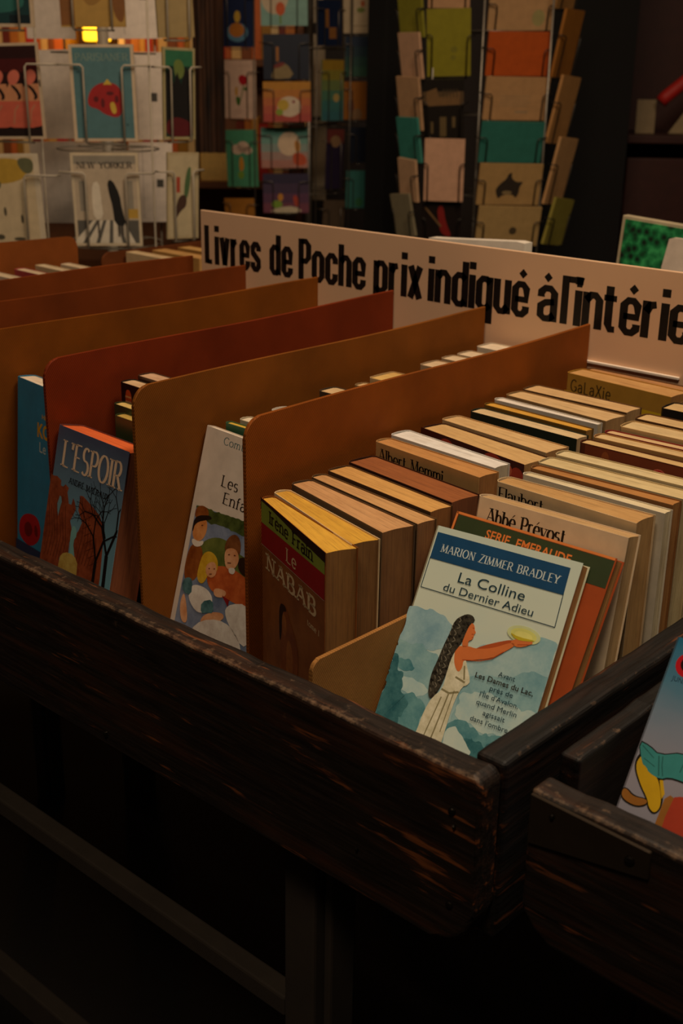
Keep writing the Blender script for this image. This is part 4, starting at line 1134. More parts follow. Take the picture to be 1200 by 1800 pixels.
# left rack: magazine-cover cards
lrack = rack('white wire rack of magazine-cover cards at the far left', (-1.53, 0.96), 0.62, M_wirew, [(-1.405, 0.735), (-1.300, 0.872), (-1.62, 1.15), (-1.74, 1.03)], [(0.345, 0.09), (0.185, 0.09), (0.02, 0.09)], 0.0017, 0.010)
GL = 'cards on the left wire rack'
bd = '#c9b294'
flam = [(P('#2a0808'), F(R01(0, 0.03, 0.97, 0.97))), (P('#4a0c0c'), F(R01(0, 0.16, 0.97, 0.3))), (P('#c98a62'), F(R01(0, 0.42, 0.97, 0.62))), (P('#c8604a'), F(R01(0, 0.6, 0.97, 0.88))),
        (P('#d2705a'), sum([F(smooth([(a, 0.32), (a + 0.12, 0.26), (a + 0.2, 0.32), (a + 0.14, 0.42), (a + 0.02, 0.44)])) for a in (0.04, 0.28, 0.52, 0.76)], [])),
        (P('#1c0a08'), sum([F(smooth([(a, 0.42), (a + 0.1, 0.45), (a + 0.18, 0.56), (a + 0.1, 0.6), (a + 0.12, 0.53)], 1), smooth([(a + 0.2, 0.36), (a + 0.24, 0.42), (a + 0.2, 0.47)], 1)) for a in (0.06, 0.3, 0.54, 0.78)], []) + F([(0, 0.9), (0.1, 0.87), (0.3, 0.9), (0.5, 0.87), (0.7, 0.9), (0.97, 0.86), (0.97, 0.97), (0, 0.97)])),
        (P('#b9785a'), sum([line([(a, 0.84), (a + 0.03, 0.7), (a + 0.09, 0.64)], 0.025) for a in (0.1, 0.32, 0.56, 0.8)], []))]
paris = [(P('#4e7478'), F(R01(0.05, 0.03, 0.95, 0.97))), (P('#7d8f80'), uvt(skel('PARISIANER', 10, 24, 11, 82, thick=0.13, thin=0.06), 102, 145)),
         (P('#9c1c1a'), F(smooth([(0.24, 0.56), (0.32, 0.44), (0.5, 0.38), (0.72, 0.4), (0.8, 0.52), (0.8, 0.66), (0.72, 0.76), (0.5, 0.72), (0.4, 0.66), (0.26, 0.64)]))),
         (P('#c9a83a'), F([(0.5, 0.41), (0.57, 0.35), (0.64, 0.41)], smooth([(0.58, 0.6), (0.66, 0.58), (0.7, 0.7), (0.62, 0.72)]))),
         (P('#5c0c10'), F(ell(0.38, 0.56, 0.04, 0.03), ell(0.48, 0.6, 0.03, 0.05), ell(0.6, 0.5, 0.06, 0.02), ell(0.7, 0.56, 0.03, 0.04))),
         (P('#2e5056'), F(*[ell(0.12 + 0.76 * ((i * 37) % 100) / 100, 0.28 + 0.62 * ((i * 61) % 100) / 100, 0.018, 0.012) for i in range(16) if not 0.22 < 0.12 + 0.76 * ((i * 37) % 100) / 100 < 0.82]))]
grn = [(P('#123024'), F(R01(0.07, 0.03, 0.93, 0.97))), (P('#2f6a48'), F(R01(0.07, 0.03, 0.93, 0.2))), (P('#6a7a3a'), F(smooth([(0.3, 0.14), (0.6, 0.12), (0.7, 0.3), (0.4, 0.36)]))),
       (P('#120e0c'), F([(0.07, 0.3), (0.2, 0.22), (0.32, 0.4), (0.44, 0.26), (0.56, 0.4), (0.7, 0.2), (0.93, 0.34), (0.93, 0.84), (0.07, 0.9)])), (P('#5a1418'), F(smooth([(0.07, 0.8), (0.4, 0.74), (0.93, 0.82), (0.93, 0.97), (0.07, 0.97)])))]
walk = [(P('#b9a78e'), F(R01(0.04, 0.03, 0.96, 0.97))), (P('#8f8676'), F(R01(0.04, 0.03, 0.96, 0.12), R01(0.1, 0.3, 0.22, 0.62), R01(0.82, 0.3, 0.9, 0.64))),
        (P('#5a564e'), F([(0.04, 0.72), (0.96, 0.72), (0.96, 0.97), (0.04, 0.97)])), (P('#d6cab4'), F(*[[(0.28 + 0.1 * i, 0.72), (0.33 + 0.1 * i, 0.72), (0.2 + 0.2 * i - 0.1, 0.97), (0.06 + 0.2 * i - 0.1, 0.97)] for i in range(5)])),
        (P('#dccfb8'), F(smooth([(0.3, 0.32), (0.4, 0.3), (0.42, 0.5), (0.44, 0.7), (0.3, 0.72), (0.28, 0.5)], 1))),
        (P('#16120f'), F(smooth([(0.52, 0.3), (0.6, 0.28), (0.7, 0.44), (0.72, 0.6), (0.78, 0.78), (0.6, 0.78), (0.58, 0.56), (0.54, 0.44)], 1))),
        (P('#b8923a'), F(R01(0.8, 0.6, 0.96, 0.7))), (P('#4a4038'), F(R01(0.34, 0.72, 0.37, 0.9), R01(0.64, 0.78, 0.67, 0.9), R01(0.7, 0.78, 0.73, 0.88))),
        (P('#1a1613'), uvt(skel('NEW YORKER', 10, 24, 9.5, 88, thick=0.2, thin=0.06), 109, 147))]
wat = [(P('#d2bd98'), F(R01(0.0, 0.03, 0.94, 0.97))), (P('#c09a3a'), F(smooth([(0.2, 0.06), (0.8, 0.04), (0.9, 0.24), (0.5, 0.34), (0.2, 0.26)]))), (P('#6a6a4a'), F(smooth([(0.7, 0.05), (0.94, 0.04), (0.94, 0.2), (0.8, 0.22)]), smooth([(0.3, 0.3), (0.5, 0.28), (0.46, 0.4)]))), (P('#57503f'), F(ell(0.5, 0.62, 0.02, 0.05), ell(0.72, 0.7, 0.02, 0.05), ell(0.4, 0.9, 0.06, 0.03), ell(0.66, 0.92, 0.08, 0.02)))]
brd = [(P('#bfae8a'), F(R01(0.06, 0.03, 0.94, 0.97))), (P('#4f6a42'), F(smooth([(0.6, 0.2), (0.76, 0.14), (0.72, 0.4), (0.6, 0.56), (0.5, 0.5)]))), (P('#4a3226'), F(smooth([(0.36, 0.5), (0.6, 0.48), (0.62, 0.62), (0.4, 0.68), (0.2, 0.82), (0.26, 0.64)]))), (P('#a8442e'), F(R01(0.28, 0.28, 0.4, 0.46)))]
tl = [(P('#173a3c'), F(R01(0, 0, 0.95, 0.96))), (P('#2f6a62'), F(smooth([(0.1, 0.6), (0.8, 0.56), (0.9, 0.8), (0.2, 0.86)]))), (P('#0d2026'), F(smooth([(0.3, 0.4), (0.7, 0.3), (0.8, 0.6), (0.5, 0.64)]), R01(0.6, 0.86, 0.95, 0.96)))]
old = [(P('#a8843e'), F(R01(0.0, 0, 1, 0.98))), (P('#7a4c1c'), F(R01(0.0, 0, 0.22, 0.98), smooth([(0.8, 0.5), (1, 0.4), (1, 0.98), (0.82, 0.9)]))), (P('#8f6a2c'), F(smooth([(0.3, 0.5), (0.6, 0.44), (0.7, 0.7), (0.4, 0.8)])))]
LC = [('L1',-1.429,0.697,0.378,26.8,0,0.0,0.101,0.124,bd,tl,'dark teal card at the top left corner of the left rack'),
 ('L2',-1.390,0.836,0.382,41.8,0,-0.9,0.103,0.134,'#a8843e',old,'old yellow-brown picture card in the top row of the left rack'),
 ('L2c',-1.307,0.937,0.369,76.8,0,-2.5,0.065,0.138,'#a08a5e',None,'plain beige card turned sideways in the top row of the left rack'),
 ('L3',-1.428,0.695,0.214,26.8,0,-1.8,0.118,0.141,bd,flam,'card with a row of pink flamingos on dark red'),
 ('L4',-1.345,0.816,0.211,41.8,0,-0.9,0.102,0.145,bd,paris,'blue-grey card titled PARISIANER with a red shape'),
 ('L5',-1.307,0.937,0.212,81.8,0,1.3,0.061,0.142,'#a89a6e',grn,'dark green and black card right of the PARISIANER card'),
 ('L6',-1.431,0.677,0.049,26.8,0,-2.4,0.132,0.143,'#d8c8ac',wat,'pale watercolour card under the flamingo card'),
 ('L7',-1.339,0.807,0.047,41.8,0,-0.9,0.109,0.147,'#cdbb9c',walk,'card titled NEW YORKER with two walkers on a crossing'),
 ('L8',-1.299,0.931,0.052,81.8,0,2.1,0.061,0.140,'#b9a680',brd,'beige card with a green-necked bird at the right of the NEW YORKER card')]
for n_, x, y, z, yaw, tau, roll, w_, h_, col_, art_, lb in LC:
    cardobj(lb, x, y, z, yaw, tau, roll, w_, h_, col_, art_, 0.004, GL)
    pocket(lrack, M_wirew, x, y, z, yaw, tau, w_, h_, 0.79, 0.2, 0.0017, 0.2)
GB = 'cards seen from behind on the far side of the left rack'
bar = [(P('#4a463e'), F(R01(0.62, 0.46, 0.78, 0.56))), (P('#9a8f80'), F(R01(0.3, 0.05, 0.31, 0.95)))]
for x, y, z, yaw, roll, w_, h_, ar, lb in ((-1.718,0.985,0.369,21.8,0.2,0.092,0.152,None,'blank white card back at the top, left of the old brown picture card'), (-1.622,1.106,0.372,56.8,-1.6,0.089,0.153,bar,'white card back with a small barcode at the top of the left rack'), (-1.724,0.981,0.192,21.8,-1.3,0.087,0.158,None,'blank white card back between the flamingo and PARISIANER cards'), (-1.615,1.119,0.191,56.8,-0.5,0.072,0.158,bar,'white card back with a small barcode right of the PARISIANER card'), (-1.716,0.976,0.036,21.8,-2.6,0.089,0.151,None,'greyish white card back left of the NEW YORKER card'), (-1.605,1.117,0.037,56.8,0.4,0.074,0.150,bar,'white card back with a small barcode right of the NEW YORKER card'), (-1.746,1.099,0.023,41.8,-0.9,0.106,0.158,None,'white card back showing between the PARISIANER and NEW YORKER cards')):
    cardobj(lb, x, y, z, yaw, 0, roll, w_ * 1.12, h_, '#ecdccb', ar, 0.003, GB)

# middle rack: small illustrated cards
mrack = rack('grey wire rack of small illustrated cards in the middle', (-1.905, 1.875), 0.62, M_wireg, [(-1.925, 1.705), (-1.80, 1.79), (-1.79, 1.90)], [(0.37, 0.10), (0.19, 0.10), (0.03, 0.10)], 0.0014, 0.010)
GM = 'cards on the middle wire rack'
def planet(bg_, blob, halo, dot=None):
    a = [(P(bg_), F(R01(0, 0, 1, 1))), (P(halo), F(smooth(ell(0.48, 0.76, 0.34, 0.16, 12)))), (P(blob), F(ell(0.46, 0.72, 0.24, 0.12, 14)))]
    if dot: a.append((P(dot), F(ell(0.48, 0.5, 0.1, 0.1, 10))))
    return a
def vgrad(cols):
    n = len(cols)
    return [(P(h), F(R01(0, i / n, 1, (i + 1) / n))) for i, h in enumerate(cols)]
rose = [(P('#b01420'), F(smooth([(0.44, 0.3), (0.56, 0.24), (0.72, 0.28), (0.76, 0.36), (0.66, 0.43), (0.52, 0.42)]))), (P('#3f6a24'), F(*line([(0.62, 0.42), (0.56, 0.6), (0.46, 0.78)], 0.025)) + F(ell(0.68, 0.49, 0.06, 0.03), smooth([(0.36, 0.62), (0.5, 0.62), (0.52, 0.76), (0.4, 0.78)]))), (P('#c9932a'), F(smooth([(0.34, 0.5), (0.42, 0.42), (0.44, 0.6), (0.36, 0.62)]))), (P('#b08a78'), F(R01(0.3, 0.86, 0.62, 0.87), R01(0.36, 0.9, 0.56, 0.91), R01(0.2, 0.1, 0.8, 0.105)))]
cloud = [(P('#d6b8a0'), F(ell(0.38, 0.34, 0.2, 0.09), ell(0.56, 0.3, 0.2, 0.1), ell(0.7, 0.36, 0.16, 0.07))), (P('#c98a2a'), F(smooth([(0.42, 0.48), (0.54, 0.46), (0.58, 0.7), (0.4, 0.74)]))), (P('#7a9a34'), F(smooth([(0.34, 0.74), (0.56, 0.72), (0.54, 0.86), (0.38, 0.86)])))]
ball = [(P('#d8c3a8'), F(smooth(ell(0.55, 0.62, 0.26, 0.26, 14)))), (P('#c9a83a'), F(ell(0.42, 0.58, 0.12, 0.14))), (P('#8aa030'), F(ell(0.34, 0.76, 0.08, 0.08))), (P('#8a2a3a'), F(ell(0.64, 0.5, 0.03, 0.04)))]
moon = [(P('#dcc0a0'), F(ell(0.6, 0.4, 0.24, 0.3))), (P('#c98a3a'), F(smooth([(0.7, 0.3), (0.84, 0.36), (0.84, 0.6), (0.74, 0.62)]))), (P('#c0502a'), F(smooth([(0.66, 0.66), (0.8, 0.6), (0.98, 0.72), (0.96, 0.94), (0.7, 0.94)])))]
hill = [(P('#c8b89a'), F(smooth([(0.1, 1.0), (0.3, 0.86), (0.7, 0.82), (0.9, 1.0)], 1))), (P('#7a9a2c'), F(ell(0.3, 0.78, 0.12, 0.1))), (P('#c9862a'), F(ell(0.38, 0.6, 0.06, 0.1))), (P('#b0402a'), F(smooth([(0.64, 0.6), (0.72, 0.52), (0.82, 0.78), (0.7, 0.86)])))]
MC = [(-1.971,1.697,0.369,16.8,0.1,0.089,0.135,'#16254a',planet('#16254a', '#b9722a', '#5a86a0', '#c9a03a'),'navy card with a round orange planet, top left of the middle rack'),
 (-1.971,1.701,0.206,16.8,-0.4,0.088,0.134,'#d8b6a0',rose,'white card with a red rose on the middle rack'),
 (-1.962,1.699,0.045,16.8,-2.5,0.087,0.135,'#4f9470',cloud,'green card with a pale cloud under the rose card'),
 (-1.958,1.684,-0.046,16.8,-3.0,0.084,0.064,'#b0742c',None,'orange card lowest on the left side of the middle rack'),
 (-1.858,1.740,0.417,41.8,-0.9,0.110,0.092,'#7fa89c',[(P('#c9b496'), F(smooth(ell(0.3, 0.3, 0.3, 0.44, 14)))), (P('#c9561e'), F(ell(0.42, 0.6, 0.1, 0.16))), (P('#6a8a34'), F(R01(0.4, 0.76, 0.44, 0.96)))],'pale teal card with a moon and an orange ball, top of the middle rack'),
 (-1.856,1.745,0.298,41.8,-0.9,0.109,0.101,'#131c30',[(P('#8f7a50'), F(smooth([(0.16, 0.9), (0.3, 0.66), (0.5, 0.62), (0.7, 0.96), (0.2, 1.0)], 1))), (P('#7a2a20'), F(smooth([(0.16, 0.72), (0.4, 0.6), (0.5, 0.66), (0.3, 0.76)], 1))), (P('#a86a2a'), F(R01(0.28, 0.28, 0.34, 0.6)))],'near-black navy card in the middle rack, above the orange and pink card'),
 (-1.819,1.710,0.204,41.8,-0.9,0.112,0.090,'#c0603a',vgrad(['#c08428', '#c07a30', '#c06a3a', '#bc5a42', '#b24a40']) + ball,'orange to pink card with a pale globe, in the middle rack'),
 (-1.855,1.738,0.095,41.8,-0.9,0.113,0.094,'#6f9c90',vgrad(['#5a9484', '#6f9c90', '#8a9a92', '#a88a80', '#b07a6c']) + moon,'teal to rose card with a large moon, in the middle rack'),
 (-1.847,1.735,-0.011,41.8,-0.9,0.112,0.093,'#43304a',vgrad(['#2e2440', '#43304a', '#5a3450', '#743a4c']) + hill,'purple dusk card lowest in the centre of the middle rack'),
 (-1.816,1.851,0.376,86.8,-1.9,0.081,0.101,'#15223e',[(P('#8a5a2a'), F(R01(0.5, 0.6, 0.8, 0.85), R01(0.36, 0.2, 0.5, 0.6)))],'navy card turned sideways at the top of the middle rack'),
 (-1.812,1.861,0.204,86.8,0.1,0.073,0.140,'#5f7a5c',vgrad(['#9a7a24', '#8a8030', '#6f7f4a', '#4f7a62', '#3f7470', '#3a6e74']) + [(P('#b59a5a'), F(ell(0.66, 0.62, 0.14, 0.07)))],'mustard to teal card turned sideways in the middle rack'),
 (-1.803,1.859,0.042,86.8,2.2,0.058,0.142,'#2a2038',[(P('#6a2e28'), F(R01(0, 0, 1, 0.24))), (P('#8a6a4a'), F(ell(0.5, 0.2, 0.3, 0.1)))],'dark purple card with a maroon top, turned sideways in the middle rack'),
 (-1.793,1.846,-0.079,86.8,4.1,0.072,0.095,'#5a4a3a',None,'dull brown card lowest on the sideways face of the middle rack'),
 (-1.792,1.938,0.406,61.8,-1.7,0.088,0.118,'#b5a284',[(P('#8f8062'), F(*line([(0.2, 0.1), (0.84, 0.1), (0.84, 0.86), (0.2, 0.86), (0.2, 0.1)], 0.02))), (P('#6f7a3a'), F(ell(0.5, 0.56, 0.12, 0.05))), (P('#a8562a'), F(ell(0.56, 0.44, 0.06, 0.06)))],'framed beige card with a small plant, top right of the middle rack'),
 (-1.794,1.940,0.307,61.8,-1.0,0.079,0.091,'#22443e',vgrad(['#18283e', '#1c343e', '#22443e', '#2a5040']),'dark green-blue card in the right column of the middle rack'),
 (-1.792,1.941,0.206,61.8,-0.4,0.087,0.089,'#8a5418',[(P('#6a3a20'), F(smooth([(0.1, 0.5), (0.3, 0.46), (0.34, 0.8), (0.12, 0.8)]))), (P('#7a5a3a'), F(smooth([(0.2, 0.8), (0.5, 0.66), (0.6, 1.0), (0.2, 1.0)])))],'brown-orange card in the right column of the middle rack'),
 (-1.784,1.942,0.103,61.8,0.3,0.069,0.085,'#0f1626',None,'plain blackish navy card in the right column of the middle rack'),
 (-1.781,1.934,-0.008,61.8,1.0,0.077,0.092,'#357069',[(P('#2f6a44'), F(ell(0.46, 0.84, 0.14, 0.12))), (P('#8a3a2a'), F(ell(0.86, 0.7, 0.08, 0.1)))],'teal card lowest in the right column of the middle rack')]
for x, y, z, yaw, roll, w_, h_, col_, art_, lb in MC:
    cardobj(lb, x, y, z, yaw, 0, roll, w_, h_, col_, art_, 0.003, GM)
    pocket(mrack, M_wireg, x, y, z, yaw, 0, w_, h_, 0.8, 0.22, 0.0011, 0.1)
for x, y, z, h_, w_, lb in ((-2.082, 2.078, 0.437, 0.083, 0.05, 'pale card back highest behind the middle rack front'), (-2.084, 2.081, 0.200, 0.209, 0.06, 'long pale card back behind the middle rack, beside the orange and pink card'), (-2.074, 2.079, -0.021, 0.211, 0.06, 'long grey card back behind the middle rack, beside the moon card')):
    cardobj(lb, x, y, z, 41.8, 0, 0, w_, h_, '#a8977c', None, 0.003, 'card backs on the far side of the middle rack')

# right rack: greeting cards
rrack = rack('grey wire rack of plain greeting cards on the right', (-1.262, 1.745), 0.66, M_wireg, [(-1.222, 1.655), (-1.325, 1.63), (-1.115, 1.735)], [(0.40, 0.085), (0.24, 0.085), (0.08, 0.085)], 0.0022, 0.012, M_rod)
GR = 'greeting cards on the right wire rack'
cream2 = '#c9a47c'
txt_ = lambda: [(P('#a08462'), F(*[R01(0.24, 0.44 + 0.07 * i, 0.72 - 0.04 * (i % 2), 0.455 + 0.07 * i) for i in range(4)], R01(0.5, 0.78, 0.7, 0.83)))]
pot = [(P('#2e241a'), F(smooth([(0.28, 0.62), (0.36, 0.46), (0.44, 0.36), (0.46, 0.24), (0.52, 0.2), (0.52, 0.34), (0.6, 0.44), (0.72, 0.42), (0.66, 0.56), (0.66, 0.72), (0.62, 0.84), (0.56, 0.74), (0.4, 0.76), (0.34, 0.86), (0.3, 0.74)], 1))), (P('#8a744e'), F(ell(0.47, 0.7, 0.08, 0.05)))]
castle = [(P('#5a4428'), F(R01(0, 0.2, 1, 0.42))), (P('#7a5a34'), F([(0.1, 0.2), (0.34, 0.14), (0.4, 0.3), (0.9, 0.2), (0.9, 0.42), (0.1, 0.44)])), (P('#4a3a22'), F(*[R01(0.5 + 0.08 * i, 0.16, 0.53 + 0.08 * i, 0.3) for i in range(5)])), (P('#6a5632'), F(R01(0.42, 0.62, 0.58, 0.95), R01(0.2, 0.7, 0.26, 0.9), R01(0.72, 0.62, 0.8, 0.8)))]
redp = [(P('#8a1a14'), F(smooth([(0.4, 0.1), (0.56, 0.04), (0.62, 0.5), (0.8, 0.9), (0.5, 0.8), (0.44, 0.5)]))), (P('#7a5a34'), F(*line([(0.1, 0.1), (0.5, 0.6)], 0.05)))]
RC = [(-1.355,1.596,0.387,-10.2,1.2,0.071,0.085,'#8f8a2e',None,'olive card turned left at the top of the right rack'),
 (-1.350,1.595,0.308,-10.2,-0.2,0.063,0.088,'#d2a684',None,'pinkish cream card turned left, under the olive one'),
 (-1.350,1.597,0.209,-10.2,1.1,0.068,0.104,'#c49a72',None,'cream card turned left, directly above the teal left-facing card'),
 (-1.327,1.571,0.147,-10.2,-0.6,0.064,0.089,'#3f8a7c',None,'teal card turned left on the right rack'),
 (-1.323,1.564,0.071,-10.2,2.9,0.054,0.085,'#d0a680',None,'cream card turned left, directly under the teal left-facing card'),
 (-1.326,1.562,-0.001,-10.2,-5.8,0.059,0.087,'#8f8468',None,'greyish card turned left, lowest on the right rack'),
 (-1.298,1.639,0.442,33.8,-0.4,0.083,0.087,'#b98f68',None,'tan card at the top of the right rack, above the yellow-green one'),
 (-1.298,1.649,0.314,33.8,-2.1,0.088,0.128,'#8c8420',[(P('#7a741c'), F(ell(0.62, 0.6, 0.08, 0.05), ell(0.6, 0.72, 0.06, 0.04)))],'tall yellow-green card on the right rack'),
 (-1.302,1.644,0.191,33.8,-1.9,0.084,0.119,'#1c1610',castle,'dark photo card of a lit building on the right rack'),
 (-1.270,1.611,0.071,33.8,0.1,0.081,0.126,'#d8a888',None,'tall pinkish cream card under the dark photo card'),
 (-1.286,1.631,-0.015,33.8,-1.9,0.082,0.082,'#1e1410',redp,'dark card with a red figure-like streak, low on the right rack'),
 (-1.184,1.724,0.402,51.8,-1.3,0.132,0.078,'#b58e62',[(P('#9a8f5a'), F(ell(0.78, 0.7, 0.1, 0.2)))],'wide tan card at the top of the right rack'),
 (-1.175,1.709,0.317,51.8,-0.3,0.128,0.083,'#b8521a',None,'wide orange card on the right rack'),
 (-1.168,1.701,0.233,51.8,0.3,0.132,0.083,'#b78c5e',txt_(),'wide cream card with faint lines under the orange one'),
 (-1.164,1.687,0.151,51.8,0.6,0.131,0.081,'#2f6f62',None,'wide dark teal card on the right rack'),
 (-1.154,1.675,0.069,51.8,0.7,0.132,0.083,'#b08c58',pot,'wide cream card with a dark spouted drawing, under the wide teal card'),
 (-1.142,1.661,-0.010,51.8,1.3,0.132,0.080,'#b0905c',[(P('#4a3c26'), F(ell(0.58, 0.62, 0.06, 0.1)))],'wide cream card with a small dark mark, lowest on the right rack'),
 (-1.126,1.792,0.444,96.8,-2.0,0.081,0.109,'#a87a44',None,'tan card turned right at the top of the right rack'),
 (-1.127,1.799,0.315,96.8,0.6,0.082,0.129,'#a0682a',None,'golden brown card turned right, beside the orange one'),
 (-1.121,1.788,0.187,96.8,3.9,0.082,0.133,'#b98750',None,'light brown card turned right, beside the faint-lined cream card'),
 (-1.110,1.776,0.067,96.8,5.0,0.081,0.135,'#c29462',None,'tan card turned right, beside the drawing of a spouted pot'),
 (-1.093,1.760,-0.013,96.8,7.9,0.087,0.096,'#968a3c',None,'yellow-olive card turned right, lowest on the right rack')]
for x, y, z, yaw, roll, w_, h_, col_, art_, lb in RC:
    cardobj(lb, x, y, z, yaw, 10, roll, w_, h_, col_, art_, 0.006, GR)
    pocket(rrack, M_wired, x, y, z, yaw, 10, w_, h_, 0.62, 0.1, 0.0014, 0.06)

# ---------------------------------------------------------------- inside the shop
fw = Vector((math.sin(YAW), math.cos(YAW), 0)); rt_ = Vector((math.cos(YAW), -math.sin(YAW), 0))
shop = Vector((-2.62, 1.95, 0))        # centre of the bookcase behind the left rack
BYAW = math.atan2(rt_.y, rt_.x)
case = tag(empty('bookcase', (shop.x, shop.y, GROUND), (0, 0, BYAW)), 'dim bookcase glowing orange behind the left card rack', 'bookcase')
M_case = plain('orange_brown_wood', '#6a3d18', 0.6)
def cbox(nm, lo, hi, parent=case, m=M_case):
    bm = bmesh.new(); box(bm, lo, hi, bev=0.002); return build(nm, bm, m, parent)
cbox('back_panel', (-0.6, 0.22, 0), (0.45, 0.24, 1.45))
for x in (-0.6, 0.43): cbox('side_panel', (x, 0, 0), (x + 0.02, 0.22, 1.45))
SH_Z = (0.26, 0.53, 0.800, 1.145)
for z in SH_Z + (1.44,): cbox('shelf', (-0.579, 0.002, z - 0.02), (0.429, 0.219, z))
def on_case(x, y, z): return Vector((shop.x, shop.y, 0)) + rt_ * x + Vector((-rt_.y, rt_.x, 0)) * y + Vector((0, 0, GROUND + z))
cols_ = ['#c8782a', '#d8a04a', '#c02a1e', '#b9581e', '#e0b878', '#8a4a1e', '#d26a28', '#a8781e', '#e8c890', '#7a2a18']
nm_ = {'#c8782a': 'orange', '#d8a04a': 'amber', '#c02a1e': 'bright red', '#b9581e': 'rust', '#e0b878': 'pale tan', '#8a4a1e': 'brown', '#d26a28': 'deep orange', '#a8781e': 'mustard', '#e8c890': 'cream', '#7a2a18': 'maroon'}
rnd = random.Random(4)
for si, z in enumerate(SH_Z[2:]):
    x = -0.56
    i = si * 3
    while x < 0.40:
        t = rnd.uniform(0.016, 0.03)
        h_ = rnd.uniform(0.16, 0.2) if si == 0 else rnd.uniform(0.15, 0.19)
        if si == 1 and -0.22 < x + t and x < -0.09:
            x = -0.088
            continue
        hx = cols_[i % 10]
        bm = bmesh.new(); box(bm, (0, 0, 0), (t - 0.001, 0.13, h_), bev=0.001)
        p = on_case(x, 0.03, z)
        tag(build('book', bm, paint(hx), None, p, (0, 0, BYAW)), '%s book spine, %s on the %s bookcase shelf' % (nm_[hx], 'number %d from the left' % (i - si * 3 + 1), 'lower' if si == 0 else 'lamp'), 'book', 'spines in the dim bookcase')
        x += t
        i += 1
        if si == 0 and 0.11 < x < 0.25:
            x = 0.25
bm = bmesh.new(); box(bm, (0, 0, 0), (0.10, 0.12, 0.135), bev=0.003)
tag(build('paper_bundle', bm, paint('#e0b868'), None, on_case(0.142, 0.02, SH_Z[2]), (0, 0, BYAW)), 'yellowish lit paper bundle on the bookcase shelf, right of the bird card', 'paper bundle')
# glowing table lamp on the shelf
lp = on_case(-0.155, 0.06, SH_Z[3])
lamp = tag(empty('table_lamp', lp, (0, 0, BYAW)), 'small lit lamp with a yellow glowing square shade above the PARISIANER card', 'lamp')
bm = bmesh.new(); lathe(bm, [(0.03, 0), (0.03, 0.006), (0.006, 0.012), (0.006, 0.05)], 16); build('base', bm, plain('brass', '#8a6a2a', 0.35, 0.8), lamp)
M_shade = plain('lit_shade', '#e8c060', 0.8, 0, '#ffc21a', 2.4)
bm = bmesh.new(); box(bm, (-0.036, -0.03, 0.042), (0.036, 0.03, 0.096), bev=0.006); build('lamp_shade', bm, M_shade, lamp)
pl_ = bpy.data.lights.new('lamp_glow', 'POINT'); pl_.energy = 1.1; pl_.color = (1, 0.5, 0.12); pl_.shadow_soft_size = 0.03
lo_ = bpy.data.objects.new('lamp_glow', pl_); COL.objects.link(lo_); lo_.location = on_case(-0.155, -0.10, SH_Z[3] + 0.07)
# drape beside the middle rack
bm = bmesh.new()
pts = [(0.0 + 0.0035 * math.sin(i * 1.9), -0.0) for i in range(2)]
o_ = [(-0.034 + 0.0045 * i, 0.006 * math.sin(i * 1.45)) for i in range(16)]
prism(bm, o_ + [(a, b + 0.006) for a, b in o_[::-1]], 0.145, 0.75)
def bark():
    m, nt, b = nodes('dark_brown_cloth')
    f = noise(nt, coords(nt, (6, 6, 0.6)), 9, 5)
    nt.links.new(ramp(nt, f, [(0.35, c('#160d08')), (0.6, c('#4a2c18')), (0.75, c('#6a4424'))]), b.inputs['Base Color'])
    b.inputs['Roughness'].default_value = 0.8
    return m
bmesh.ops.triangulate(bm, faces=[f for f in bm.faces if len(f.verts) > 4])
dr = tag(build('drape', bm, bark(), None, (-1.793, 1.441, 0), (0, 0, BYAW)), 'narrow dark brown drape hanging between the left and middle racks', 'drape')
# hanging rail that carries it
bm = bmesh.new(); tube(bm, [(-2.2, 1.075, 0.74), (-1.0, 2.15, 0.74)], 0.006, 8)
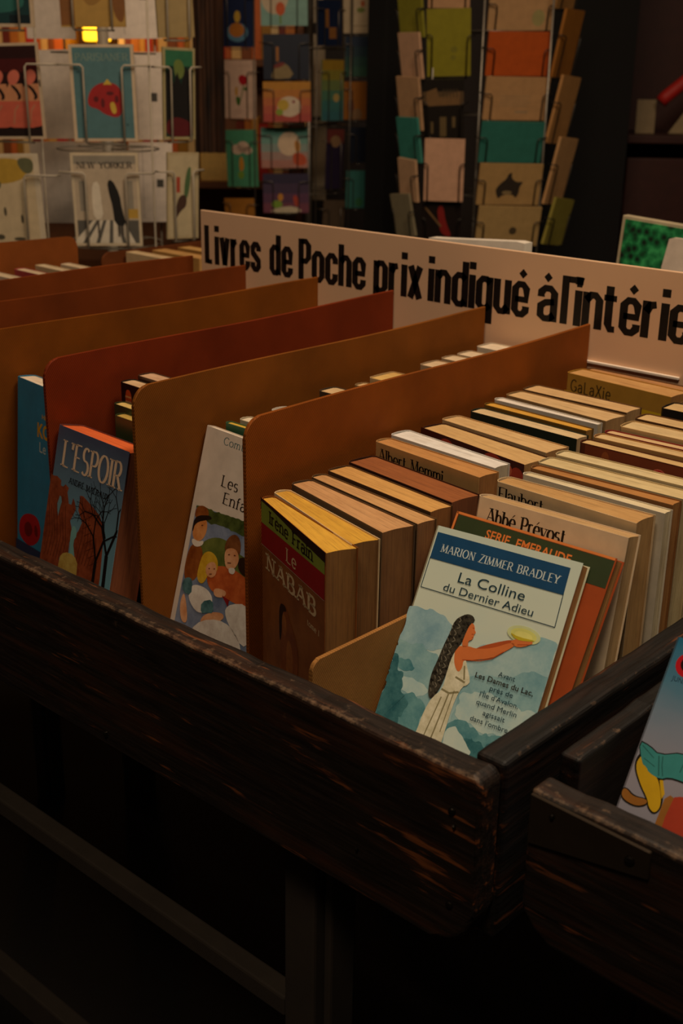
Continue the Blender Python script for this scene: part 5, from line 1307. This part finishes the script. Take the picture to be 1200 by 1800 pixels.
# dark shelf on the right, with a red roll and papers
cb = Vector((-1.17, 2.62, 0))
sh2 = tag(empty('cabinet', (cb.x, cb.y, GROUND), (0, 0, BYAW)), 'dark reddish cabinet with an open shelf at the right edge', 'cabinet')
M_red = plain('dark_red_wood', '#3a1810', 0.55)
for nm, lo, hi in (('back_panel', (-0.25, 0.30, 0), (0.5, 0.32, 1.6)), ('side_panel', (-0.25, 0, 0), (-0.225, 0.299, 1.6)), ('side_panel', (0.475, 0, 0), (0.5, 0.299, 1.6)), ('shelf', (-0.2245, 0.0, 0.955), (0.4745, 0.299, 0.975)), ('door', (-0.2245, -0.02, 0.05), (0.124, -0.001, 0.92)), ('door', (0.127, -0.02, 0.05), (0.4745, -0.001, 0.92)), ('top_panel', (-0.25, 0, 1.601), (0.5, 0.32, 1.62))):
    bm = bmesh.new(); box(bm, lo, hi, bev=0.002); build(nm, bm, M_red, sh2)
def on_cab(x, y, z): return cb + rt_ * x + Vector((-rt_.y, rt_.x, 0)) * y + Vector((0, 0, GROUND + z))
bm = bmesh.new(); box(bm, (0, 0, 0), (0.05, 0.004, 0.085), bev=0.0005)
tag(build('paper_sheet', bm, paint('#8f7a58'), None, on_cab(-0.185, 0.10, 0.9752), (ROT(-4), 0, BYAW)), 'narrow dull cream sheet standing on the cabinet shelf, left of the red roll', 'paper')
bm = bmesh.new(); prism(bm, [(0, 0), (0.16, 0), (0.16, 0.1), (0.06, 0.085)], 0, 0.004, 0, lambda p: (p[0], p[2], p[1]))
tag(build('paper_sheet', bm, paint('#9a8560'), None, on_cab(-0.09, 0.13, 0.9752), (ROT(-4), 0, BYAW)), 'slanted dull cream sheet on the cabinet shelf at the right picture edge', 'paper')
bm = bmesh.new(); tube(bm, [(0, 0, 0.0), (0.01, 0, 0.012), (0.20, 0, 0.17)], 0.017, 12)
tag(build('fabric_roll', bm, paint('#b81f16'), None, on_cab(-0.135, 0.06, 1.055), (0, 0, BYAW)), 'red fabric roll slanting up to the right picture edge', 'fabric roll')
